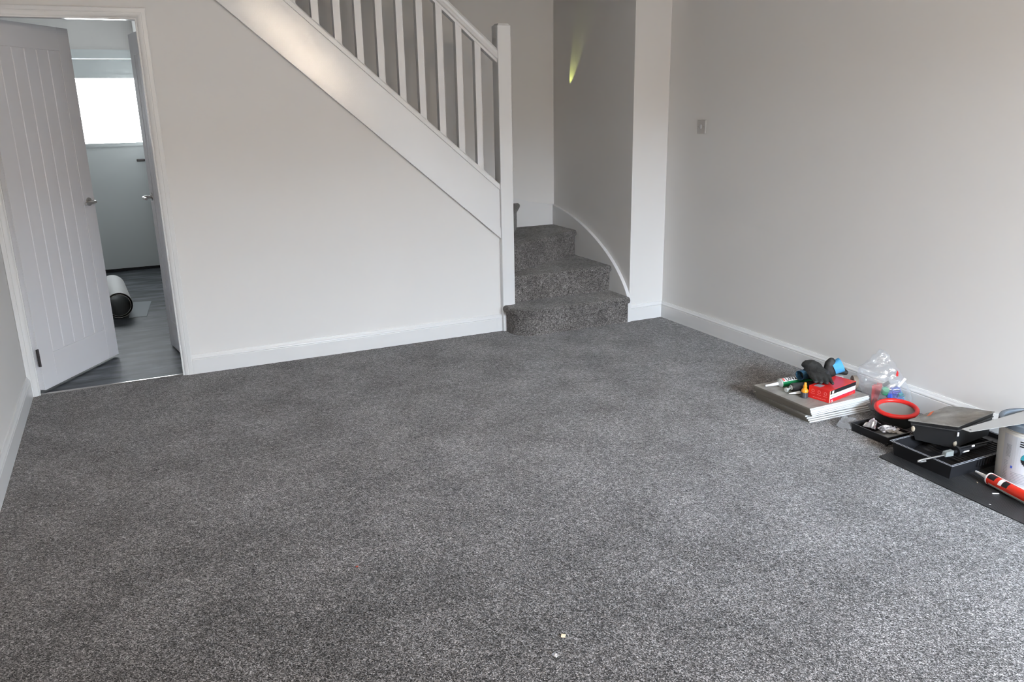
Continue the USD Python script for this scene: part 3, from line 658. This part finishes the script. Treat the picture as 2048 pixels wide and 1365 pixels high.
bagm = trimesh.Trimesh(v, f, process=False)
cr = np.abs(meshkit.noise(v*38, 3)-.5)*2; cr2 = np.abs(meshkit.noise(v*85, 9)-.5)*2
amp = np.clip(v[:, 2]/.06, .1, 1)
bagm.vertices = v + bagm.vertex_normals*(((.5-cr)*.013 + (.5-cr2)*.005)*amp)[:, None]
bagm.vertices = np.array([B(a, b, max(c, .001)) for a, b, c in bagm.vertices])
bag = thing('plastic_bag', 'clear plastic bag of coloured tile clips leaning on the right skirting', 'bag', tuple(BC))
obj('film', bagm, 'clear_film', bag, smooth=50)
obj('printed_tag', frame(hull([(-.006, 0, 0), (.006, 0, 0), (.005, 0, .020), (-.002, 0, .032), (-.006, .001, 0), (.006, .001, 0), (.005, .001, .020), (-.002, .001, .032)]), B(.072, -.070, .200), GR, GA, V(0, 0, 1)), 'clip_red', bag, label='red printed mark on the film')
obj('printed_strip', frame(bx(0, .012, 0, .0008, 0, .055, .0003), B(.078, -.072, .150), V(.86*GR[0], .86*GR[1], -.5), GA, V(.5*GR[0], .5*GR[1], .86)), 'print_white', bag, label='white printed strip')
def wedge(o, x, y, z, L=.07, W=.018, H=.020):
    p = [(0, -W/2, 0), (0, W/2, 0), (L, -W/2, 0), (L, W/2, 0), (0, -W/2, H), (0, W/2, H), (L, -W/2, .003), (L, W/2, .003)]
    ridges = [bx(L*(.12+.1*i), L*(.16+.1*i), -W*.38, W*.38, H*(1-(.14+.1*i))-.002, H*(1-(.14+.1*i))+.0035) for i in range(7)]
    return frame(cat_([hull(p)] + ridges), o, x, y, z)
for i in range(5):
    a = rng.uniform(-.15, .15); x = GR*math.sin(a)*.4 + V(0, 0, -1)*math.cos(a); y = GA; z = np.cross(x, y); z /= np.linalg.norm(z); y = np.cross(z, x)
    single('levelling_wedge', wedge(B(-.032+i*.008, -.028+.012*i, .126+.004*(i % 2)), x, y, z, .10, .020, .018), 'clip_red', 'red ribbed tile levelling wedge in the left side of the clear bag', 'wedge', 'red wedges in the clear bag')
def clip_mesh():
    return cat_([bx(-.018, .018, -.010, .010, 0, .0022, .0006), bx(-.012, -.006, -.008, .008, .002, .030, .0008), bx(.006, .012, -.008, .008, .002, .030, .0008), bx(-.012, .012, -.008, .008, .026, .034, .001)])
k_ = 0
for i in range(17):
    col, lab = ('clip_blue', 'blue tile levelling clip in the clear bag') if i < 13 else ('clip_teal', 'teal tile levelling clip at the right side of the clear bag')
    r_, w_, z_ = (.048+.050*((i*.37) % 1), rng.uniform(-.028, .012) - (.046 if .040+.072*((i*.618) % 1) > .085 else 0), .040+.072*((i*.618) % 1) + (.022 if .040+.072*((i*.618) % 1) > .085 else 0)) if i < 13 else (rng.uniform(.104, .116), rng.uniform(-.02, .01), .022+.022*(i-13))
    Rm = trimesh.transformations.random_rotation_matrix(np.random.default_rng(50+i).random(3))
    m = clip_mesh(); m.vertices = m.vertices*1.1; m.apply_transform(Rm); m.vertices = m.vertices + B(r_, w_, z_)
    single('levelling_clip', m, col, lab, 'clip', 'blue clips in the clear bag' if i < 13 else 'teal clips in the clear bag')
single('green_cap', along(cat_([lathe([(0, 0), (.016, 0), (.0175, .003), (.0175, .026), (.0155, .030), (0, .030)], 20)] + [bx(.0165*math.cos(a)-.001, .0165*math.cos(a)+.002, .0165*math.sin(a)-.001, .0165*math.sin(a)+.002, .003, .026) for a in np.linspace(0, 2*math.pi, 14)[:-1]]), B(.024, -.070, .108), B(.032, -.095, .150)), 'clip_green', 'green ribbed cap in the front of the clear bag', 'cap', smooth=30)
single('grey_bar', frame(bx(-.018, .018, -.006, .006, -.008, .008, .002), B(.030, -.050, .150), V(.75*GR[0], .75*GR[1], .66), GA, V(-.66*GR[0], -.66*GR[1], .75)), 'dark_grey_plastic', 'short grey bar poking up above the clips in the clear bag', 'bar')

# ------------------------------------------------------------------ red-rimmed tub
TC = V(3.860, -2.487, 0.0); tilt = 6.0; ts = .945
tb = thing('tub', 'low round black tub with a thick red rim and dusty grey inside', 'tub', tuple(TC))
def T_(m):
    m = m.copy(); m.vertices = m.vertices*V(ts, ts, 1); m = turn(m, tilt, (GR[0], GR[1], 0), (0, 0, 0)); m.apply_translation(TC + V(0, 0, .088*math.sin(math.radians(tilt))+.001)); return m
obj('wall', T_(lathe([(0, 0), (.085, 0), (.089, .004), (.096, .066), (.090, .066), (.088, .052), (0, .052)], 56)), 'tub_black', tb, smooth=40)
obj('rim', T_(lathe([(.089+.0125*(1-math.cos(a)) if False else .0955+.0115*math.cos(a), .070+.0105*math.sin(a)) for a in np.linspace(-math.pi, math.pi, 17)], 64)), 'rim_red', tb, smooth=True, label='thick red rim')
gi = lathe([(0, .058), (.03, .060), (.06, .057), (.0885, .063), (.0885, .050), (0, .050)], 48)
obj('dusty_filling', T_(gi), 'dust_grey', tb, smooth=40, label='dusty grey residue')

# ------------------------------------------------------------------ small tray of offcuts
def tray(P, x0, x1, y0, y1, z0, h, flare, th, lip, matn, name='shell'):
    o = lambda e, z: [(x0-e, y0-e, z), (x1+e, y0-e, z), (x1+e, y1+e, z), (x0-e, y1+e, z)]
    rings = [o(0, z0), o(flare, z0+h-.002), o(flare+lip, z0+h-.004), o(flare+lip, z0+h), o(flare, z0+h), o(flare-th, z0+h), o(-th, z0+th)]
    v = [p for r_ in rings for p in r_]; f = []
    for i in range(len(rings)-1):
        for k in range(4):
            a, b, c, d = i*4+k, i*4+(k+1) % 4, (i+1)*4+(k+1) % 4, (i+1)*4+k; f += [[a, b, c], [a, c, d]]
    n = (len(rings)-1)*4; f += [[0, 2, 1], [0, 3, 2], [n, n+1, n+2], [n, n+2, n+3]]
    m = trimesh.Trimesh(v, f, process=False); m.fix_normals(); return obj(name, m, matn, P)
sm = thing('small_tray', 'small black plastic tray holding shiny film and scraps beside the tub', 'tray', (3.675, -2.56, 0))
tray(sm, 3.606, 3.742, -2.660, -2.462, .002, .040, .004, .0025, .003, 'tray_black')
obj('corner_foot', bx(3.604, 3.614, -2.664, -2.650, 0, .012, .002), 'tray_black', sm)
obj('corner_foot', bx(3.604, 3.614, -2.520, -2.506, 0, .012, .002), 'tray_black', sm)
obj('ramp', hull([(3.610, -2.655, .004), (3.738, -2.655, .004), (3.610, -2.655, .036), (3.738, -2.655, .036), (3.610, -2.520, .004), (3.738, -2.520, .004), (3.610, -2.560, .012), (3.738, -2.560, .012)]), 'dust_grey', sm, label='dusty sloping bed')
def crumple(cx, cy, w, d, z0, amp, seed, n=34, sc=26, ang=0.0):
    u, q = np.meshgrid(np.linspace(-.5, .5, n), np.linspace(-.5, .5, n), indexing='ij')
    P = np.stack([u.ravel()*w, q.ravel()*d, np.zeros(n*n)], -1)
    e = 1 - np.maximum(np.abs(u), np.abs(q)).ravel()*2
    z = np.abs(meshkit.noise(P*sc+seed*7.1, seed)-.5)*2; z2 = np.abs(meshkit.noise(P*sc*2.3+seed, seed+3)-.5)*2
    P[:, 2] = z0 + ((1-z)*.65 + (1-z2)*.35)*amp*(.35+.65*np.clip(e*2.5, 0, 1))
    P[:, 0] += (meshkit.noise(P*sc*.6+3, seed+5)-.5)*w*.25; P[:, 1] += (meshkit.noise(P*sc*.6+9, seed+6)-.5)*d*.25
    c, s_ = math.cos(ang), math.sin(ang); P[:, :2] = np.c_[P[:, 0]*c-P[:, 1]*s_+cx, P[:, 0]*s_+P[:, 1]*c+cy]
    f = []
    for i in range(n-1):
        for k in range(n-1):
            a, b, c_, d_ = i*n+k, (i+1)*n+k, (i+1)*n+k+1, i*n+k+1; f += [[a, b, c_], [a, c_, d_]]
    top = trimesh.Trimesh(P, f, process=False); bot = P - V(0, 0, .0006); N = len(P)
    fb = np.array(f)[:, ::-1] + N
    return trimesh.Trimesh(np.vstack([P, bot]), np.vstack([f, fb]), process=False)
single('foil_wrapper', crumple(3.680, -2.510, .080, .062, .018, .046, 2, ang=.3), 'foil', 'crumpled shiny silver wrapper at the back of the small black tray', 'wrapper', smooth=False)
single('foil_wrapper', crumple(3.695, -2.585, .075, .050, .026, .030, 4, ang=-.4), 'foil', 'smaller crumpled silver scrap in the middle of the small black tray', 'wrapper')
single('plastic_wrap', crumple(3.640, -2.400, .13, .08, .002, .040, 6, ang=.5), 'wrap_film', 'crumpled clear wrapping film between the tile stack and the small tray', 'film', smooth=40)
for i in range(9):
    g = np.random.default_rng(90+i); c = V(3.70+g.uniform(-.035, .03), -2.615+g.uniform(-.028, .03), .034+g.uniform(0, .005))
    m = hull(g.normal(0, 1, (14, 3))*V(.013, .007, .0045)); m.vertices = m.vertices + c
    single('scrap', m, 'debris_pale', 'pale crumbly scrap on the bed of the small black tray', 'scrap', 'scraps in the small tray')

# ------------------------------------------------------------------ rubber mat and what stands on it
mt = Polygon([(3.473, -2.735), (4.080, -2.640), (4.080, -4.1), (3.440, -4.1)])
single('rubber_mat', extr(mt, .0045), 'mat_ribbed', 'ribbed black rubber mat on the carpet under the trays and bucket', 'mat')
MZ = .0047
bt = thing('paint_tray', 'large black paint tray with a ribbed ramp, on the rubber mat under the black case', 'tray', (3.68, -2.89, MZ))
x0, x1, y0, y1 = 3.545, 3.990, -3.022, -2.752
rimz = .070
def rect_ring(e0, z0, e1, z1): pass
oo = lambda e, z: [(x0-e, y0-e, z), (x1+e, y0-e, z), (x1+e, y1+e, z), (x0-e, y1+e, z)]
rings = [oo(0, MZ), oo(.010, rimz-.004), oo(.017, rimz-.006), oo(.017, rimz), oo(.0145, rimz), oo(.0145, rimz-.003), oo(.0115, rimz-.003), oo(.0115, rimz), oo(.008, rimz), oo(-.004, MZ+.003)]
v = [p for r_ in rings for p in r_]; f = []
for i in range(len(rings)-1):
    for k in range(4):
        a, b, c, d = i*4+k, i*4+(k+1) % 4, (i+1)*4+(k+1) % 4, (i+1)*4+k; f += [[a, b, c], [a, c, d]]
n = (len(rings)-1)*4; f += [[0, 2, 1], [0, 3, 2], [n, n+1, n+2], [n, n+2, n+3]]
m = trimesh.Trimesh(v, f, process=False); m.fix_normals(); obj('shell', m, 'tray_black', bt)
obj('ramp', hull([(x, y, z) for y in (y0+.004, y1-.004) for x, z in ((3.66, MZ+.003), (x1-.002, MZ+.003), (x1-.002, .054), (3.68, .020))]), 'tray_black', bt)
for e in (.017, .009):
    for P, Q in ((0, 1), (1, 2), (2, 3), (3, 0)):
        c4 = oo(e, rimz); obj('rim_line', tube([c4[P], c4[Q]], .0011, 6), 'print_grey', bt, label='pale grey line along the rim')  # thin pale grey tubes drawn along the rim
for k in range(15):
    xx = 3.70+k*.0175; zz = .020 + (xx-3.68)/(x1-3.682)*.034
    obj('rib', hull([(xx-.004, y, zz-.002) for y in (y0+.006, y1-.006)] + [(xx+.004, y, zz-.001) for y in (y0+.006, y1-.006)] + [(xx, y, zz+.0045) for y in (y0+.008, y1-.008)]), 'tray_black', bt)
    obj('side_rib', bx(xx-.003, xx+.003, y0-.013, y0-.004, .030, rimz-.006, .001), 'tray_black', bt)
for i in range(8):
    g = np.random.default_rng(130+i); c = V(3.585+g.uniform(-.02, .04), -2.80+g.uniform(-.03, .03), MZ+.010)
    m = hull(g.normal(0, 1, (12, 3))*V(.007, .005, .0035)); m.vertices = m.vertices + c
    single('scrap', m, 'debris_brown', 'small brown chip in the corner of the large paint tray', 'scrap', 'chips in the paint tray')

# black case with dusty lid
cb = [V(3.645, -2.770, .0645), V(3.915, -2.768, .0645), V(3.972, -2.882, .0645), V(3.708, -2.912, .0645)]
ct = [V(3.628, -2.742, .153), V(3.917, -2.716, .157), V(3.980, -2.885, .176), V(3.700, -2.922, .174)]
cs_ = thing('tool_case', 'black soft tool case with a dusty grey lid resting on the paint tray', 'case', tuple((cb[0]+cb[2])/2))
def quad_solid(bot, top, n=22, fb=0.0, bulge=None, seed=1, rough=.002):
    """soft box between two quads"""
    q = lambda Q, u, w: (Q[0]*(1-u)+Q[1]*u)*(1-w) + (Q[3]*(1-u)+Q[2]*u)*w
    g = np.linspace(0, 1, n); v, f = [], []
    idx = {}
    for s_, Q in ((0, bot), (1, top)):
        for i, u in enumerate(g):
            for k, w in enumerate(g):
                p = q(Q, u, w).copy()
                if s_ and bulge: p[2] += bulge(u, w)
                if s_: p[2] += (meshkit.noise(V(u*7, w*7, seed), seed)-.5)*rough
                idx[s_, i, k] = len(v); v.append(p)
    for i in range(n-1):
        for k in range(n-1):
            a, b, c, d = idx[1, i, k], idx[1, i+1, k], idx[1, i+1, k+1], idx[1, i, k+1]; f += [[a, b, c], [a, c, d]]
            a, b, c, d = idx[0, i, k], idx[0, i+1, k], idx[0, i+1, k+1], idx[0, i, k+1]; f += [[a, c, b], [a, d, c]]
    per = [(i, 0) for i in range(n)] + [(n-1, k) for k in range(1, n)] + [(i, n-1) for i in range(n-2, -1, -1)] + [(0, k) for k in range(n-2, 0, -1)]
    for (a, b), (c, d) in zip(per, per[1:]+per[:1]):
        f += [[idx[0, a, b], idx[0, c, d], idx[1, c, d]], [idx[0, a, b], idx[1, c, d], idx[1, a, b]]]
    m = trimesh.Trimesh(v, f, process=False); m.fix_normals(); return m
mid = [b*.06+t*.94 for b, t in zip(cb, ct)]
obj('body', quad_solid(cb, mid, 16), 'case_black', cs_, smooth=40)
cen = sum(ct)/4
lt = [cen+(p-cen)*1.025 for p in ct]; lbq = [p - V(0, 0, .006) for p in lt]
blg = lambda u, w: .010*math.sin(math.pi*min(max(u, 0), 1))*math.sin(math.pi*w) - .010*math.exp(-((u-.55)/.22)**2-((w-1.0)/.25)**2)*0 - .007*math.exp(-((u-.38)/.20)**2-((w-.82)/.25)**2) + .008*math.exp(-((u-.0)/.2)**2-((w-1)/.3)**2)*0
obj('lid', quad_solid(lbq, lt, 26, bulge=blg, seed=5, rough=.004), 'case_dust', cs_, smooth=50, label='dusty grey flexible lid')
def on_quad(Q, u, w): return (Q[0]*(1-u)+Q[1]*u)*(1-w) + (Q[3]*(1-u)+Q[2]*u)*w
zip_ = [on_quad([b*.22+t*.78 for b, t in zip(cb, ct)], u, w) for u, w in [(0, w) for w in np.linspace(.02, 1, 12)] + [(u, 1) for u in np.linspace(.02, 1, 14)]]
ctr = sum(cb)/4
zip_ = [p + (p-V(ctr[0], ctr[1], p[2]))/np.linalg.norm(p-V(ctr[0], ctr[1], p[2]))*.003 for p in zip_]
obj('zip', tube(zip_, .0028, 6), 'dark_grey_plastic', cs_, smooth=50)
obj('zip_pull', move(bx(-.004, .004, -.003, .003, -.009, .009, .0015), tuple(cb[3]*.35+ct[3]*.65+V(-.001, -.007, 0))), 'print_white', cs_, label='small white zip pull')
for p, q_ in ((cb[3]*.80+ct[3]*.20, .013), (cb[0]*.45+ct[0]*.55, .015)):
    m = trimesh.creation.icosphere(2, q_); m.vertices = m.vertices*V(.62, .62, 1.05) + p - (p-V(ctr[0], ctr[1], p[2]))*.030
    obj('worn_corner', m, 'worn_beige', cs_, smooth=True, label='worn beige corner')
def lid_patch(pts, th=.0008):
    P = [on_quad(lt, u, w) + V(0, 0, blg(u, w)+.0012) for u, w in pts]
    return hull(P + [p+V(0, 0, th) for p in P])
obj('paint_streak', lid_patch([(.24, .17), (.52, .02), (.58, .03), (.30, .20)]), 'orange_mark', cs_, label='orange smear across the lid')

# caulking gun lying across the tray
cg = thing('caulking_gun', 'black caulking gun with a hooked steel rod lying across the paint tray rim', 'caulking gun', (3.60, -2.97, .071))
gp = lambda x, z: V(x, -2.962-.10*(x-3.56), z)
obj('rod', tube(bez([gp(3.46, .074), gp(3.425, .073), gp(3.436, .080), gp(3.47, .080)], 14).tolist() + [gp(3.53, .080).tolist(), gp(3.62, .082).tolist()], .0042, 10), 'steel', cg, smooth=50, label='bright steel rod with a bent hook')
obj('hook_tip', tube([gp(3.452, .0725), gp(3.478, .0715)], .0055, 10), 'steel', cg, smooth=50)
obj('trigger_block', frame(hull([(-.022, -.010, -.008), (.022, -.010, -.011), (-.022, .010, -.008), (.022, .010, -.011), (-.018, -.009, .011), (.022, -.009, .013), (-.018, .009, .011), (.022, .009, .013)]), gp(3.595, .085), V(1, -.1, 0), V(.1, 1, 0), V(0, 0, 1)), 'mid_grey_plastic', cg, label='pale grey trigger block')
obj('cradle', cat_([frame(lathe([(0, 0), (.020, 0), (.020, .012), (0, .012)], 24), gp(3.640, .088), V(0, .1, 1), V(.1, 1, 0), V(1, -.1, 0)), tube([gp(3.615, .086), gp(3.80, .093)], .0075, 10), tube([gp(3.66, .100), gp(3.84, .104)], .0035, 8)]), 'tray_black', cg, smooth=40)
obj('glint_rings', cat_([tube([gp(3.675, .082), gp(3.705, .083)], .0072, 12), tube([gp(3.72, .098), gp(3.735, .0985)], .006, 12)]), 'white_plastic', cg, smooth=40, label='white rings standing in for highlights on the black body')  # highlights on the black body put in as white rings

# steel blade across case and bucket
bl = thing('saw_blade', 'long tapering grey steel blade laid from the tool case to the bucket lid', 'saw', (3.60, -3.13, .2712))
A_, B_, C_, D_ = V(3.457, -3.104, .2712), V(3.458, -3.139, .2712), V(3.719, -3.179, .2712), V(3.847, -3.093, .2712)
up_ = np.cross(B_-A_, D_-A_); up_ /= np.linalg.norm(up_); up_ *= math.copysign(1, up_[2])
ext = 1.5
C2, D2 = B_+(C_-B_)*ext, A_+(D_-A_)*ext
obj('blade', hull([p + up_*h for p in (A_, B_, C2, D2) for h in (0, .0014)]), 'saw_steel', bl)
hc = A_*.45+B_*.55 + (C_-B_)*.075
obj('hanging_hole', along(lathe([(0, 0), (.0042, 0), (.0042, .0004), (0, .0004)], 18), hc+up_*.0014, hc+up_), 'print_black', bl, label='dark hanging hole')

# bucket
BX, BY = 3.819, -3.172
bk = thing('bucket', 'off-white plastic bucket with a blue-grey lid and printed label at the right edge', 'bucket', (BX, BY, MZ))
bm = lambda prof, n=64: move(lathe(prof, n), (BX, BY, MZ))
obj('body', bm([(0, 0), (.116, 0), (.120, .004), (.128, .225), (.1295, .226), (.1295, .232), (.128, .233), (.1285, .250), (0, .250)]), 'bucket_white', bk, smooth=35)
obj('lid', bm([(0, .244), (.108, .244), (.112, .250), (.118, .262), (.126, .264), (.1355, .261), (.137, .240), (.1312, .240), (.130, .252), (0, .252)]), 'lid_blue_grey', bk, smooth=35)
def wrap(a0, a1, z0, z1, off=.0006, n=8):
    v, f = [], []
    for i in range(n+1):
        a = math.radians(a0+(a1-a0)*i/n)
        for z in (z0, z1):
            R = .120+.008*(z-.004)/.221
            for o in (off, -.001): v.append((BX+(R+o)*math.cos(a), BY+(R+o)*math.sin(a), MZ+z))
    for i in range(n):
        a, b = i*4, (i+1)*4
        for q in ((0, 2, 2, 0), (2, 3, 3, 2), (3, 1, 1, 3), (1, 0, 0, 1)): f += [[a+q[0], a+q[1], b+q[2]], [a+q[0], b+q[2], b+q[3]]]
    f += [[0, 1, 3], [0, 3, 2], [n*4, n*4+3, n*4+1], [n*4, n*4+2, n*4+3]]
    m = trimesh.Trimesh(v, f, process=False); m.fix_normals(); return m
obj('label_sheet', wrap(158, 262, .012, .215, .0004, 24), 'label_grey', bk, label='pale grey printed label')
sp_ = obj('small_print', cat_([wrap(166, 176, .122+i*.0055, .1245+i*.0055, .001) for i in range(10)] + [wrap(164, 172, .030+i*.0065, .032+i*.0065, .001) for i in range(12)] + [wrap(180, 225, .022+i*.0065, .0242+i*.0065, .001) for i in range(7)]), 'print_grey', bk)
tag(stage.GetPrimAtPath(sp_), kind='stuff')
for i in range(3): obj('heading_line', wrap(190, 226, .178+i*.0095, .183+i*.0095, .001), 'print_black', bk)
obj('print_mark', wrap(178, 181.5, .078, .088, .001), 'clip_blue', bk)
disc = []
for i in range(9):
    zz0 = -.026+i*.0058; hw = math.degrees(math.sqrt(max(.028**2-(zz0+.0029)**2, 0))/.124)
    disc.append((wrap(207-hw, 207+hw, .128+zz0, .128+zz0+.0058, .001, 10), i))
obj('emblem', cat_([d for d, i in disc if i < 4]), 'print_black', bk, label='dark lower half of a round emblem')
obj('emblem_top', cat_([d for d, i in disc if i >= 4]), 'print_teal', bk, label='teal upper half of a round emblem')

# red cartridge and chips on the mat
rc = thing('sealant_cartridge', 'red and white sealant cartridge with white nozzle lying on the rubber mat', 'cartridge', (3.63, -3.2, MZ))
o2, d2 = cart_parts(rc, (3.657, -3.056, MZ+.0235), (-.20, -.98, .012), .0240, .062, .215, ('white_plastic', 'white_plastic', 'cart_red'), .016)
upr = V(-.60, -.10, .8)
obj('white_stripe', bend(bx(.010, .212, .018, .030, 0, .0005), o2, d2, -V(.60, .1, -.8)*0+upr, .0241), 'print_white', rc, label='white lengthwise stripe')
obj('white_base', bend(bx(.012, .212, -.052, -.030, 0, .0005), o2, d2, upr, .0241), 'pale_grey_plastic', rc, label='pale underside band')
obj('black_panel', bend(bx(.002, .036, -.012, .014, 0, .0006), o2, d2, upr, .0241), 'print_black', rc, label='black printed panel by the collar')
obj('black_panel', bend(bx(.074, .100, -.016, .012, 0, .0006), o2, d2, upr, .0241), 'print_black', rc, label='black printed panel in the middle')
obj('silver_panel', bend(bx(.056, .073, -.018, .014, 0, .0006), o2, d2, upr, .0241), 'print_white', rc, label='white printed panel')
def chip(name, c, s, mt_, label, cat, rz=0):
    m = bx(-s[0]/2, s[0]/2, -s[1]/2, s[1]/2, 0, s[2], min(s)*.15); m = turn(m, rz); m.apply_translation(c); return single(name, m, mt_, label, cat)
chip('plastic_sliver', (3.586, -3.195, MZ), (.006, .026, .003), 'print_white', 'white plastic sliver on the rubber mat below the red cartridge', 'sliver', 62)
chip('plastic_sliver', (3.4835, -3.244, MZ), (.004, .007, .002), 'print_white', 'tiny white crumb near the edge of the rubber mat', 'crumb', 20)
chip('plastic_sliver', (3.615, -3.096, MZ), (.003, .008, .002), 'chip_beige', 'tiny beige crumb on the mat beside the cartridge nozzle', 'crumb', -30)
chip('square_chip', (1.632, -3.211, .001), (.013, .013, .004), 'chip_beige', 'small square beige chip on the open carpet', 'chip', 52)
sc_ = crumple(1.5705, -3.277, .017, .020, .001, .008, 8, n=8, sc=160, ang=.4)
single('foil_scrap', sc_, 'foil', 'tiny shiny foil scrap on the open carpet', 'foil scrap')
chip('red_speck', (1.183, -2.561, .001), (.008, .006, .003), 'chip_red', 'tiny dark red speck on the carpet left of the middle', 'speck', 30)
